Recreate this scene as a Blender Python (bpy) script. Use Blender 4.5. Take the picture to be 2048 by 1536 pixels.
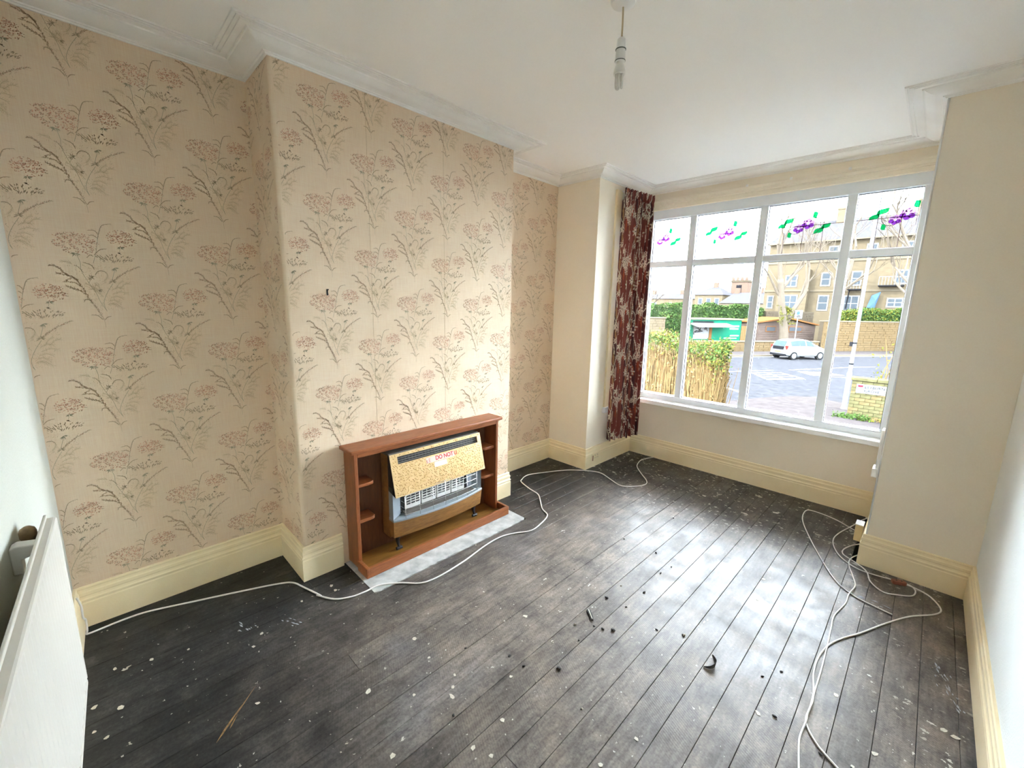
import bpy, bmesh, math, random
import numpy as np
from mathutils import Vector, Matrix

for o in list(bpy.data.objects):
    bpy.data.objects.remove(o, do_unlink=True)
S = bpy.context.scene
COL = S.collection

# ------------------------------------------------------------------ camera
cam_d = bpy.data.cameras.new('camera')
cam_d.sensor_fit = 'HORIZONTAL'
cam_d.sensor_width = 36.0
cam_d.lens = 845.578 * 36.0 / 2048.0
cam_d.clip_start = 0.02
cam_d.clip_end = 600
cam = bpy.data.objects.new('camera', cam_d)
COL.objects.link(cam)
yaw, pitch, roll = (math.radians(a) for a in (44.6704, -10.5453, 1.1828))
Fv = Vector((-math.sin(yaw) * math.cos(pitch), math.cos(yaw) * math.cos(pitch), math.sin(pitch)))
Rv = Vector((math.cos(yaw), math.sin(yaw), 0))
Uv = Rv.cross(Fv)
R2 = math.cos(roll) * Rv + math.sin(roll) * Uv
U2 = -math.sin(roll) * Rv + math.cos(roll) * Uv
mw = Matrix((R2, U2, -Fv)).transposed().to_4x4()
mw.translation = Vector((2.6132, 0.173, 1.51))
cam.matrix_world = mw
S.camera = cam

# ------------------------------------------------------------------ sky, sun, exposure
SKY_STRENGTH = 55.0
SUN_STRENGTH = 16.0
world = bpy.data.worlds.new('sky')
S.world = world
world.use_nodes = True
bg = world.node_tree.nodes['Background']
bg.inputs['Color'].default_value = (0.885, 0.967, 1.095, 1)
bg.inputs['Strength'].default_value = SKY_STRENGTH
sun_d = bpy.data.lights.new('sun', 'SUN')
sun_d.energy = SUN_STRENGTH
sun_d.color = (1.0, 0.93, 0.8)
sun_d.angle = math.radians(4)
sun = bpy.data.objects.new('sun', sun_d)
COL.objects.link(sun)
sun.rotation_euler = (math.radians(52), 0, math.radians(-28))   # sun behind the house, lighting the far side of the street

S.view_settings.view_transform = 'Standard'
S.view_settings.look = 'None'
S.view_settings.exposure = 0.0
S.view_settings.gamma = 1.0
S.view_settings.use_curve_mapping = False

# enough light bounces for a pale room lit through one window
S.cycles.max_bounces = 24
S.cycles.diffuse_bounces = 20
S.cycles.glossy_bounces = 6
S.cycles.transparent_max_bounces = 24
S.cycles.sample_clamp_indirect = 0

# ------------------------------------------------------------------ helpers
rnd = random.Random(7)

class MB:
    """collects polygons, builds ONE mesh object"""
    def __init__(self):
        self.v = []; self.f = []; self.m = []; self.c = []
    def add(self, vs, fs, m=0):
        n = len(self.v)
        self.v += [tuple(p) for p in vs]
        self.f += [tuple(i + n for i in f) for f in fs]
        self.m += [m] * len(fs)
        return self
    def box(self, x0, x1, y0, y1, z0, z1, m=0):
        return self.add([(x0, y0, z0), (x1, y0, z0), (x1, y1, z0), (x0, y1, z0), (x0, y0, z1), (x1, y0, z1), (x1, y1, z1), (x0, y1, z1)],
                        [(0, 3, 2, 1), (4, 5, 6, 7), (0, 1, 5, 4), (1, 2, 6, 5), (2, 3, 7, 6), (3, 0, 4, 7)], m)
    def prism(self, poly, z0, z1, axis='z', m=0):
        # poly 2D, extruded along axis
        def P(a, b, t):
            return {'z': (a, b, t), 'y': (a, t, b), 'x': (t, a, b)}[axis]
        n = len(poly)
        vs = [P(a, b, z0) for a, b in poly] + [P(a, b, z1) for a, b in poly]
        fs = [tuple(range(n))[::-1], tuple(range(n, 2 * n))] + [(i, (i + 1) % n, n + (i + 1) % n, n + i) for i in range(n)]
        return self.add(vs, fs, m)
    def tube(self, pts, r, seg=8, m=0, cap=True):
        pts = [Vector(p) for p in pts]
        rr = r if isinstance(r, (list, tuple)) else [r] * len(pts)
        n = len(self.v); N = len(pts)
        ref = Vector((0, 0, 1))
        t0 = (pts[1] - pts[0]).normalized()
        if abs(t0.z) > .9: ref = Vector((1, 0, 0))
        up = ref
        for i, p in enumerate(pts):
            t = (pts[min(i + 1, N - 1)] - pts[max(i - 1, 0)])
            t = t.normalized() if t.length > 1e-9 else t0
            s = t.cross(up)
            if s.length < 1e-4: s = t.cross(Vector((0.3, 1, 0.2)))
            s.normalize(); u = s.cross(t).normalized(); up = u
            for k in range(seg):
                a = 2 * math.pi * k / seg
                self.v.append(tuple(p + (s * math.cos(a) + u * math.sin(a)) * rr[i]))
        for i in range(N - 1):
            for k in range(seg):
                k2 = (k + 1) % seg
                self.f.append((n + i * seg + k, n + i * seg + k2, n + (i + 1) * seg + k2, n + (i + 1) * seg + k)); self.m.append(m)
        if cap:
            self.f.append(tuple(n + k for k in range(seg))[::-1]); self.m.append(m)
            self.f.append(tuple(n + (N - 1) * seg + k for k in range(seg))); self.m.append(m)
        return self
    def lathe(self, prof, cx=0, cy=0, cz=0, seg=20, m=0):
        # prof: (r,z) list
        n = len(self.v)
        for r, z in prof:
            for k in range(seg):
                a = 2 * math.pi * k / seg
                self.v.append((cx + r * math.cos(a), cy + r * math.sin(a), cz + z))
        for i in range(len(prof) - 1):
            for k in range(seg):
                k2 = (k + 1) % seg
                self.f.append((n + i * seg + k, n + i * seg + k2, n + (i + 1) * seg + k2, n + (i + 1) * seg + k)); self.m.append(m)
        self.f.append(tuple(n + k for k in range(seg))[::-1]); self.m.append(m)
        self.f.append(tuple(n + (len(prof) - 1) * seg + k for k in range(seg))); self.m.append(m)
        return self
    def build(self, name, mat, parent=None, smooth=False, bevel=0, bseg=2, auto=None):
        me = bpy.data.meshes.new(name)
        me.from_pydata(self.v, [], self.f)
        mats = mat if isinstance(mat, (list, tuple)) else [mat]
        for mm in mats: me.materials.append(mm)
        if len(mats) > 1: me.polygons.foreach_set('material_index', self.m)
        if smooth or auto: me.polygons.foreach_set('use_smooth', [True] * len(self.f))
        bm = bmesh.new(); bm.from_mesh(me)
        bmesh.ops.recalc_face_normals(bm, faces=bm.faces)
        bm.to_mesh(me); bm.free()
        if auto: me.set_sharp_from_angle(angle=math.radians(auto))
        me.update()
        o = bpy.data.objects.new(name, me)
        COL.objects.link(o)
        if parent: o.parent = parent
        if bevel:
            b = o.modifiers.new('bevel', 'BEVEL'); b.width = bevel; b.segments = bseg; b.limit_method = 'ANGLE'; b.angle_limit = math.radians(40)
        return o

def tag(o, label=None, cat=None, group=None, kind=None):
    if label: o['label'] = label
    if cat: o['category'] = cat
    if group: o['group'] = group
    if kind: o['kind'] = kind
    return o

def thing(name, label, cat, loc=(0, 0, 0), rz=0, group=None):
    o = bpy.data.objects.new(name, None)
    o.empty_display_size = .05
    COL.objects.link(o)
    o.location = loc; o.rotation_euler = (0, 0, rz)
    return tag(o, label, cat, group)

def smooth_path(pts, n=6):
    """Catmull-Rom through the points"""
    P = [Vector(p) for p in pts]; out = []
    for i in range(len(P) - 1):
        p0 = P[max(i - 1, 0)]; p1 = P[i]; p2 = P[i + 1]; p3 = P[min(i + 2, len(P) - 1)]
        for k in range(n):
            t = k / n
            out.append(.5 * ((2 * p1) + (p2 - p0) * t + (2 * p0 - 5 * p1 + 4 * p2 - p3) * t * t + (3 * p1 - p0 - 3 * p2 + p3) * t ** 3))
    out.append(P[-1]); return out

def sweep(path, prof, closed=False, prev=None, nxt=None):
    """path 2D, room on the right of travel; prof (out, z) swept along it with mitred corners"""
    P = [Vector(p) for p in path]; n = len(P); offs = []
    for i in range(n):
        a = P[i - 1] if (i > 0 or closed) else (Vector(prev) if prev else None)
        b = P[(i + 1) % n] if (i < n - 1 or closed) else (Vector(nxt) if nxt else None)
        d1 = (P[i] - a).normalized() if a is not None else None
        d2 = (b - P[i]).normalized() if b is not None else None
        if d1 is None: d1 = d2
        if d2 is None: d2 = d1
        n1 = Vector((d1.y, -d1.x)); n2 = Vector((d2.y, -d2.x))
        offs.append((n1 + n2) / (1 + n1.dot(n2)))
    mb = MB(); k = len(prof)
    vs = []
    for p, o in zip(P, offs):
        for r, z in prof: vs.append((p.x + o.x * r, p.y + o.y * r, z))
    fs = []
    for i in range(n if closed else n - 1):
        j = (i + 1) % n
        for q in range(k):
            q2 = (q + 1) % k
            fs.append((i * k + q, j * k + q, j * k + q2, i * k + q2))
    if not closed:
        fs.append(tuple(range(k))); fs.append(tuple((n - 1) * k + q for q in range(k))[::-1])
    mb.add(vs, fs); return mb

# ------------------------------------------------------------------ materials
class NT:
    def __init__(self, name):
        self.mat = bpy.data.materials.new(name); self.mat.use_nodes = True
        self.t = self.mat.node_tree; self.b = self.t.nodes['Principled BSDF']
    def n(self, typ, **kw):
        nd = self.t.nodes.new(typ)
        for k, v in kw.items():
            setattr(nd, k, v)
        return nd
    def l(self, a, b): self.t.links.new(a, b); return self
    def coord(self, scale=(1, 1, 1), rot=(0, 0, 0), kind='Object'):
        tc = self.n('ShaderNodeTexCoord'); mp = self.n('ShaderNodeMapping')
        mp.inputs['Scale'].default_value = scale; mp.inputs['Rotation'].default_value = rot
        self.l(tc.outputs[kind], mp.inputs['Vector']); return mp.outputs['Vector']
    def noise(self, vec, scale, detail=4, rough=.55, dist=0):
        nd = self.n('ShaderNodeTexNoise'); nd.inputs['Scale'].default_value = scale; nd.inputs['Detail'].default_value = detail
        nd.inputs['Roughness'].default_value = rough; nd.inputs['Distortion'].default_value = dist
        self.l(vec, nd.inputs['Vector']); return nd.outputs['Fac']
    def ramp(self, fac, stops):
        nd = self.n('ShaderNodeValToRGB'); cr = nd.color_ramp
        while len(cr.elements) < len(stops): cr.elements.new(.5)
        for e, (p, c) in zip(cr.elements, stops):
            e.position = p; e.color = (*c, 1) if len(c) == 3 else c
        self.l(fac, nd.inputs['Fac']); return nd.outputs['Color']
    def mix(self, fac, a, b, mode='MIX'):
        nd = self.n('ShaderNodeMix', data_type='RGBA', blend_type=mode)
        for s, i in ((fac, 0), (a, 6), (b, 7)):
            if isinstance(s, (int, float)): nd.inputs[i].default_value = s
            elif isinstance(s, tuple): nd.inputs[i].default_value = (*s, 1)
            else: self.l(s, nd.inputs[i])
        return nd.outputs[2]
    def math(self, op, a, b=None, clamp=False):
        nd = self.n('ShaderNodeMath', operation=op, use_clamp=clamp)
        for s, i in ((a, 0), (b, 1)):
            if s is None: continue
            if isinstance(s, (int, float)): nd.inputs[i].default_value = s
            else: self.l(s, nd.inputs[i])
        return nd.outputs[0]
    def mapr(self, v, a, b, c=0, d=1, smooth=True):
        nd = self.n('ShaderNodeMapRange'); nd.interpolation_type = 'SMOOTHSTEP' if smooth else 'LINEAR'
        self.l(v, nd.inputs[0])
        for i, x in zip((1, 2, 3, 4), (a, b, c, d)): nd.inputs[i].default_value = x
        return nd.outputs[0]
    def bump(self, h, strength=.3, dist=.002):
        nd = self.n('ShaderNodeBump'); nd.inputs['Strength'].default_value = strength; nd.inputs['Distance'].default_value = dist
        self.l(h, nd.inputs['Height']); self.l(nd.outputs['Normal'], self.b.inputs['Normal'])
    def base(self, c):
        if isinstance(c, tuple): self.b.inputs['Base Color'].default_value = (*c, 1)
        else: self.l(c, self.b.inputs['Base Color'])
    def rough(self, r):
        if isinstance(r, (int, float)): self.b.inputs['Roughness'].default_value = r
        else: self.l(r, self.b.inputs['Roughness'])

def srgb(r, g, b):
    f = lambda c: (c / 255 / 12.92) if c / 255 <= .04045 else ((c / 255 + .055) / 1.055) ** 2.4
    return (f(r), f(g), f(b))

def simple(name, c, rough=.5, metal=0, var=.12, scale=8, bump=0, bscale=60, spec=.5, stretch=(1, 1, 1)):
    m = NT(name)
    v = m.coord(stretch)
    dark = tuple(x * (1 - var) for x in c); lite = tuple(min(1, x * (1 + var)) for x in c)
    m.base(m.ramp(m.noise(v, scale), [(.3, dark), (.7, lite)]))
    m.rough(rough); m.b.inputs['Metallic'].default_value = metal; m.b.inputs['Specular IOR Level'].default_value = spec
    if bump: m.bump(m.noise(v, bscale, 3), bump, .002)
    return m.mat

def wood(name, c1, c2, rough=.4, axis='y', scale=6):
    m = NT(name)
    st = {'x': (.12, 1, 1), 'y': (1, .12, 1), 'z': (1, 1, .12)}[axis]
    v = m.coord(st)
    a = m.noise(v, scale * 6, 6, .65, .6)
    b = m.noise(v, scale * 28, 3, .5)
    col = m.ramp(a, [(.28, c1), (.72, c2)])
    m.base(m.mix(.25, col, m.ramp(b, [(.35, tuple(x * .55 for x in c1)), (.65, c2)])))
    m.rough(rough); m.bump(b, .08, .001)
    return m.mat

M = {}
def painted(name, c, rough=.75, stain=None, sscale=1.2, bump=.15):
    m = NT(name); v = m.coord()
    big = m.noise(v, sscale, 3, .5)
    fine = m.noise(v, 160, 2)
    st = stain or tuple(x * .9 for x in c)
    col = m.ramp(big, [(.35, st), (.6, c)])
    m.base(m.mix(.06, col, m.ramp(fine, [(.3, (0, 0, 0)), (.7, (1, 1, 1))]), 'SOFT_LIGHT'))
    m.rough(rough); m.bump(fine, bump, .0015)
    return m.mat

M['wall_beige'] = painted('magnolia_wall_paint', (.86, .785, .655), .8, (.83, .75, .61))
M['wall_back'] = painted('back_wall_paint', (.55, .555, .485), .85, (.52, .53, .465), 2.5, .5)
M['wall_pale'] = painted('pale_green_white_wall_paint', (.86, .895, .88), .8, (.82, .86, .85), 2.5, .5)
M['ceiling'] = painted('ceiling_paint', (.90, .89, .86), .55, (.89, .875, .83), .8, .05)
M['cornice'] = painted('cornice_paint', (.86, .85, .82), .5, (.81, .79, .74), 3)
M['skirting'] = painted('cream_gloss_skirting_paint', (.92, .80, .54), .38, (.87, .73, .46), 3.5, .06)
M['head'] = painted('window_head_paint', (.84, .77, .635), .5, (.80, .72, .58), 4, .06)
M['upvc'] = simple('white_upvc', (.77, .82, .88), .3, var=.02)
M['gasket'] = simple('black_gasket', (.03, .03, .035), .6)
M['sill'] = simple('white_sill_board', (.84, .85, .85), .35, var=.03)

# wallpaper ground: linen texture
m = NT('linen_wallpaper'); v1 = m.coord((1, 40, 1.2)); v2 = m.coord((1, 1.2, 40)); v3 = m.coord()
sx = m.noise(v1, 9, 3); sy = m.noise(v2, 9, 3)
col = m.ramp(m.noise(v3, 2.0, 3), [(.3, (.745, .575, .41)), (.7, (.79, .63, .47))])
col = m.mix(.10, col, m.ramp(sx, [(.3, (.2, .16, .12)), (.65, (1, .95, .85))]), 'OVERLAY')
m.base(m.mix(.06, col, m.ramp(sy, [(.3, (.2, .16, .12)), (.65, (1, .95, .85))]), 'OVERLAY'))
m.rough(.85); m.bump(sx, .12, .001); M['wallpaper'] = m.mat
# wallpaper ink: colour attribute
m = NT('wallpaper_ink'); at = m.n('ShaderNodeVertexColor'); at.layer_name = 'ink'; m.base(at.outputs['Color']); m.rough(.85); M['ink'] = m.mat

# floor boards
m = NT('stained_floor_boards')
p = m.coord(); sep = m.n('ShaderNodeSeparateXYZ'); m.l(p, sep.inputs[0])
X, Y = sep.outputs[0], sep.outputs[1]
wob = m.math('MULTIPLY', m.math('SUBTRACT', m.noise(p, 2.2, 5, .6), .5), .55)
Xw = m.math('ADD', X, wob); Yw = m.math('ADD', Y, wob)
mask = m.math('MULTIPLY', m.mapr(Xw, .40, 1.05), m.mapr(Xw, 3.0, 2.8))
mask = m.math('MULTIPLY', mask, m.math('MULTIPLY', m.mapr(Yw, .25, 1.25), m.mapr(Yw, 3.7, 3.1, .28, 1)))  # stain border; bay end also darkened in the colour for its weaker reflection
oi = m.n('ShaderNodeObjectInfo')
ystr = m.coord((1, .18, 1))
grain = m.noise(ystr, 42, 6, .62, .4)
blot = m.noise(p, 5.5, 6, .65)
cent = m.ramp(blot, [(.28, (.075, .066, .060)), (.5, (.155, .132, .115)), (.72, (.235, .193, .157))])
cent = m.mix(m.mapr(m.noise(p, 1.6, 3), .5, .75, 0, .45), cent, (.24, .23, .24))
bord = m.ramp(blot, [(.3, (.016, .016, .017)), (.55, (.034, .033, .032)), (.75, (.085, .078, .07))])
col = m.mix(mask, bord, cent)
col = m.mix(.35, col, m.ramp(grain, [(.35, (.02, .018, .016)), (.65, (.9, .9, .9))]), 'SOFT_LIGHT')
col = m.mix(.5, col, m.ramp(m.noise(p, 95, 5, .7), [(.3, (.12, .115, .11)), (.68, (.85, .84, .82))]), 'SOFT_LIGHT')
col = m.mix(m.mapr(m.noise(p, 16, 5, .7), .56, .72, 0, .55), col, (.035, .033, .032))
tone = m.n('ShaderNodeMapRange'); m.l(oi.outputs['Random'], tone.inputs[0]); tone.inputs[3].default_value = .82; tone.inputs[4].default_value = 1.16
hs = m.n('ShaderNodeHueSaturation'); m.l(tone.outputs[0], hs.inputs['Value']); m.l(col, hs.inputs['Color']); col = hs.outputs['Color']
# rows of underlay residue: fine slanting ribs
wv = m.n('ShaderNodeTexWave'); wv.wave_type = 'BANDS'; wv.bands_direction = 'X'
wv.inputs['Scale'].default_value = 34; wv.inputs['Distortion'].default_value = .7
m.l(m.coord((1, 1, 1), (0, 0, math.radians(-65))), wv.inputs['Vector'])
ribm = m.math('MULTIPLY', m.math('MULTIPLY', mask, m.mapr(m.noise(p, 2.8, 2), .40, .6)), .10)
col = m.mix(ribm, col, m.mix(wv.outputs['Fac'], (.03, .027, .025), (.30, .27, .25)))
# dried paint spatter
def flecks(scale, size, keep, stretch=(1, 1, 1), rot=0):
    vo = m.n('ShaderNodeTexVoronoi'); vo.inputs['Scale'].default_value = scale
    dn = m.n('ShaderNodeTexNoise'); dn.inputs['Scale'].default_value = scale * 2.2; dn.inputs['Detail'].default_value = 3
    vv = m.coord(stretch, (0, 0, rot)); m.l(vv, dn.inputs['Vector'])
    ad = m.n('ShaderNodeVectorMath', operation='MULTIPLY_ADD'); m.l(dn.outputs['Color'], ad.inputs[0]); ad.inputs[1].default_value = (1.3 / scale,) * 3; m.l(vv, ad.inputs[2])
    m.l(ad.outputs[0], vo.inputs['Vector'])
    sc = m.n('ShaderNodeSeparateColor'); m.l(vo.outputs['Color'], sc.inputs[0])
    on = m.math('GREATER_THAN', sc.outputs[0], 1 - keep)
    sz = m.math('MULTIPLY', sc.outputs[1], size)
    return m.math('MULTIPLY', on, m.math('LESS_THAN', vo.outputs['Distance'], sz))
bayd = m.math('MAXIMUM', m.mapr(Yw, 3.0, 3.45), m.math('MULTIPLY', m.mapr(Xw, 2.2, 2.8), m.mapr(m.noise(p, 3.3, 3), .45, .62)))
paintc = m.ramp(m.noise(p, 9, 2), [(.3, (.40, .36, .29)), (.7, (.62, .60, .54))])
col = m.mix(flecks(95, .34, .03), col, paintc)
col = m.mix(flecks(58, .30, .025), col, paintc)
col = m.mix(flecks(30, .22, .05, (1, .6, 1), .5), col, paintc)
col = m.mix(m.math('MULTIPLY', flecks(24, .40, .12, (.7, 1, 1), .9), bayd), col, paintc)
col = m.mix(m.math('MULTIPLY', flecks(64, .46, .26, (.6, 1, 1), 2.4), bayd), col, paintc)
col = m.mix(m.math('MULTIPLY', flecks(9, .30, .16, (1, .5, 1), .4), m.mapr(bayd, 0, 1, .06, .6)), col, paintc)
m.base(col)
m.rough(m.mapr(m.noise(p, 7, 4), .3, .7, .32, .50)); m.b.inputs['Specular IOR Level'].default_value = .19
hgt = m.math('ADD', m.math('MULTIPLY', grain, .6), m.math('MULTIPLY', m.math('MULTIPLY', wv.outputs['Fac'], ribm), 2.0))
m.bump(hgt, .28, .0022); M['boards'] = m.mat
M['subfloor'] = simple('dark_gap_under_boards', (.008, .008, .008), .95)

M['concrete'] = simple('old_hearth_concrete', (.46, .46, .44), .8, var=.3, scale=14, bump=.4, bscale=90)
M['teak'] = wood('teak_surround', srgb(124, 68, 36), srgb(166, 100, 58), .38, 'y')
M['teak_v'] = wood('teak_surround_upright', srgb(120, 66, 36), srgb(160, 96, 56), .38, 'z')
M['back_board'] = wood('dark_back_board', srgb(84, 50, 26), srgb(116, 74, 42), .5, 'z')
M['teak_tray'] = wood('worn_tray_board', srgb(104, 66, 20), srgb(150, 104, 44), .5, 'y', 3)
M['heater_wood'] = wood('heater_oak_veneer', srgb(118, 78, 36), srgb(166, 120, 64), .42, 'y')
M['cast_grey'] = simple('grey_enamel', (.30, .34, .37), .42, var=.06)
M['dark_metal'] = simple('black_metal', (.02, .02, .022), .45, var=.1)
M['heater_top'] = simple('grey_brown_heater_top', (.13, .115, .10), .5, var=.15)
M['radiant'] = simple('white_ceramic_radiant', (.80, .79, .76), .7, var=.05)
M['chrome'] = simple('steel_guard', (.75, .75, .76), .25, 1, var=.02)
m = NT('gold_lacquer'); v = m.coord()
m.base(m.ramp(m.noise(v, 30, 3), [(.3, srgb(210, 176, 124)), (.7, srgb(228, 198, 148))]))
m.b.inputs['Metallic'].default_value = .55; m.rough(.36); m.bump(m.noise(v, 70, 2), .35, .003); M['gold'] = m.mat
m = NT('gold_relief'); m.base(m.ramp(m.noise(m.coord(), 60, 2), [(.3, srgb(150, 108, 56)), (.7, srgb(222, 184, 120))]))
m.b.inputs['Metallic'].default_value = .6; m.rough(.3); M['gold_relief'] = m.mat
M['paper'] = simple('white_paper', (.80, .79, .80), .7, var=.02)
M['tape'] = simple('printed_warning_tape', (.66, .55, .47), .5, var=.05)
M['red_ink'] = simple('red_ink', srgb(196, 40, 46), .6, var=.03)
M['rad_white'] = simple('radiator_enamel', (.57, .54, .48), .4, var=.03, scale=3, spec=.3)
M['brass_old'] = simple('dull_brass', srgb(128, 106, 74), .5, .3, var=.2, scale=60)
M['white_plastic'] = simple('white_plastic', (.80, .79, .76), .35, var=.03)
M['cable'] = simple('white_cable_sheath', (.78, .76, .73), .4, var=.05)
M['cream_plastic'] = simple('yellowed_plastic', srgb(226, 206, 158), .4, var=.05)
M['brown_plastic'] = simple('brown_connector_plastic', srgb(138, 84, 68), .5, var=.1)
m = NT('curtain_print'); at = m.n('ShaderNodeVertexColor'); at.layer_name = 'print'; m.base(at.outputs['Color']); m.rough(.9); m.bump(m.noise(m.coord(), 500, 2), .2, .0008); M['curtain'] = m.mat
# window glass
m = NT('window_glass'); tr = m.n('ShaderNodeBsdfTransparent'); tr.inputs[0].default_value = (.96, .98, .97, 1)
gl = m.n('ShaderNodeBsdfGlossy'); gl.inputs['Roughness'].default_value = .02
fr = m.n('ShaderNodeFresnel'); fr.inputs[0].default_value = 1.45; mx = m.n('ShaderNodeMixShader')
m.l(fr.outputs[0], mx.inputs[0]); m.l(tr.outputs[0], mx.inputs[1]); m.l(gl.outputs[0], mx.inputs[2])
m.l(mx.outputs[0], m.t.nodes['Material Output'].inputs[0]); M['glass'] = m.mat
def stained(name, c):
    m = NT(name); tr = m.n('ShaderNodeBsdfTransparent'); tr.inputs[0].default_value = (*[x / 36 for x in c], 1)
    tl = m.n('ShaderNodeBsdfTranslucent'); tl.inputs[0].default_value = (*[x / 16 for x in c], 1)
    nz = m.n('ShaderNodeMixShader'); nz.inputs[0].default_value = .5
    m.l(tr.outputs[0], nz.inputs[1]); m.l(tl.outputs[0], nz.inputs[2]); m.l(nz.outputs[0], m.t.nodes['Material Output'].inputs[0]); return m.mat
M['g_green'] = stained('green_stained_glass', (.03, 1.7, .42))
M['g_purple'] = stained('purple_stained_glass', (1.3, .22, 2.1))
M['g_pink'] = stained('pink_stained_glass', (2.6, 1.2, 2.6))
M['lead'] = simple('lead_came', (.34, .22, .22), .6)

# wallpaper motif drawn from strokes, millimetres from the foot of the stem
MOTIF_STROKES=[(0, 3.2, [(0, -12), (-1, 14), (-10, 49), (-21, 75), (-36, 106), (-46, 136), (-58, 167), (-70, 193), (-88, 207), (-104, 220), (-116, 238), (-130, 246), (-140, 246)]), (1, 2.6, [(-6, 22), (-21, 41), (-41, 43)]), (1, 2.6, [(0, 20), (9, 33), (23, 38)]), (1, 2.4, [(-28, 93), (-40, 108), (-52, 108), (-54, 99)]), (0, 2.2, [(-58, 165), (-76, 179), (-105, 182)]), (0, 2.2, [(-54, 144), (-80, 152), (-101, 165)]), (0, 2.0, [(-45, 127), (-63, 147), (-89, 161)]), (0, 2.0, [(-63, 185), (-76, 199), (-100, 186)]), (0, 1.8, [(-86, 204), (-107, 212), (-122, 215)]), (2, 1.3, [(11, 62), (5, 89), (12, 119), (27, 152), (44, 181)]), (0, 2.4, [(53, 194), (62, 207), (81, 224), (107, 242), (140, 259)]), (2, 1.2, [(-56, 296), (-49, 264), (-49, 228), (-32, 180), (-14, 137), (-5, 100), (12, 59)]), (2, 1.0, [(84, 332), (80, 319)]), (2, 1.2, [(56, 241), (48, 213), (41, 190)]), (1, 2.2, [(15, 364), (23, 395), (36, 425), (65, 435)]), (1, 2.6, [(20, 383), (9, 400), (-13, 398)]), (1, 2.6, [(15, 370), (2, 380), (-11, 377)]), (2, 1.2, [(15, 364), (10, 336), (3, 305), (-9, 264)]), (1, 2.4, [(-3, 298), (18, 322), (41, 328)]), (1, 2.0, [(-6, 292), (-16, 296), (-27, 284)]), (1, 2.6, [(-9, 237), (-17, 255), (-41, 265)]), (1, 2.6, [(-9, 215), (3, 231), (20, 232), (30, 222)]), (3, 1.4, [(30, 222), (28, 205), (17, 189)]), (2, 1.0, [(-32, 180), (-20, 202), (-6, 212)]), (1, 1.6, [(-43, 221), (-58, 245), (-69, 250)]), (3, 1.2, [(-74, 255), (-88, 264), (-105, 264)]), (3, 1.2, [(-29, 168), (-10, 156), (3, 125)]), (3, 1.2, [(-14, 137), (-20, 162), (-41, 177)]), (3, 1.3, [(37, 152), (57, 164), (76, 160)]), (3, 1.3, [(37, 133), (62, 145), (86, 141)]), (3, 1.3, [(30, 117), (50, 125), (69, 118)]), (3, 1.3, [(24, 104), (41, 109), (57, 98)]), (3, 1.3, [(17, 88), (33, 93), (48, 82)]), (3, 1.3, [(28, 94), (47, 91), (64, 72)]), (3, 1.3, [(49, 156), (64, 182), (77, 192)]), (3, 1.3, [(64, 159), (82, 179), (98, 184)]), (3, 1.3, [(1, 151), (-4, 169), (-10, 172)]), (3, 1.3, [(-3, 132), (-16, 151), (-30, 155)])]
MOTIF_FLOWERS=[('R', (-55, 339), 69, 35), ('P', (90, 374), 48, 28), ('D', (64, 284), 61, 23)]
MOTIF_TUFTS=[('G', (-61, 302), 21), ('G', (85, 340), 18), ('K', (80, 310), 10), ('G', (57, 249), 19), ('N', (44, 188), 18), ('N', (-23, 202), 16), ('N', (1, 149), 10)]
CABLE_LONG=[(0.084, 0.02), (0.086, 0.046), (0.079, 0.141), (0.089, 0.235), (0.15, 0.398), (0.232, 0.609), (0.296, 0.758), (0.339, 0.815), (0.415, 0.842), (0.548, 0.882), (0.529, 0.869), (0.619, 0.921), (0.663, 0.991), (0.674, 1.061), (0.678, 1.146), (0.733, 1.229), (0.806, 1.301), (0.832, 1.361), (0.835, 1.463), (0.819, 1.613), (0.814, 1.644), (0.78, 1.827), (0.775, 1.961), (0.809, 2.065), (0.857, 2.158), (0.847, 2.261), (0.797, 2.407), (0.704, 2.457), (0.596, 2.556), (0.514, 2.622), (0.39, 2.652), (0.26, 2.696), (0.223, 2.738), (0.191, 2.849), (0.249, 3.004), (0.344, 3.187), (0.426, 3.282), (0.522, 3.356), (0.615, 3.385), (0.742, 3.331), (0.863, 3.278), (0.926, 3.292), (1.0, 3.383), (1.02, 3.471), (0.983, 3.547), (0.89, 3.641), (0.781, 3.76), (0.733, 3.848), (0.702, 3.993), (0.749, 4.151)]
CABLE_A=[(2.46, 4.065), (2.431, 4.057), (2.394, 3.907), (2.343, 3.708), (2.328, 3.577), (2.349, 3.454), (2.401, 3.342), (2.48, 3.272), (2.557, 3.267), (2.638, 3.283)]
CABLE_B=[(2.456, 3.676), (2.441, 3.736), (2.395, 3.846), (2.303, 3.918), (2.209, 3.955), (2.118, 3.953), (2.105, 3.843), (2.133, 3.692), (2.218, 3.46), (2.328, 3.202), (2.424, 3.018), (2.516, 2.938), (2.595, 2.917), (2.665, 2.903)]
CABLE_C=[(2.461, 3.627), (2.427, 3.566), (2.396, 3.469), (2.405, 3.395), (2.473, 3.34), (2.529, 3.265), (2.557, 3.158), (2.615, 3.103), (2.673, 3.127), (2.729, 3.174), (2.742, 3.237), (2.726, 3.283), (2.699, 3.294)]
CABLE_D=[(2.477, 3.472), (2.447, 3.391), (2.443, 3.293), (2.478, 3.156), (2.5, 3.045), (2.486, 2.931), (2.484, 2.835), (2.458, 2.676), (2.462, 2.56), (2.468, 2.437), (2.475, 2.247), (2.477, 2.079), (2.481, 2.017), (2.478, 1.941), (2.481, 1.909), (2.477, 1.827), (2.485, 1.763), (2.509, 1.647)]
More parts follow.
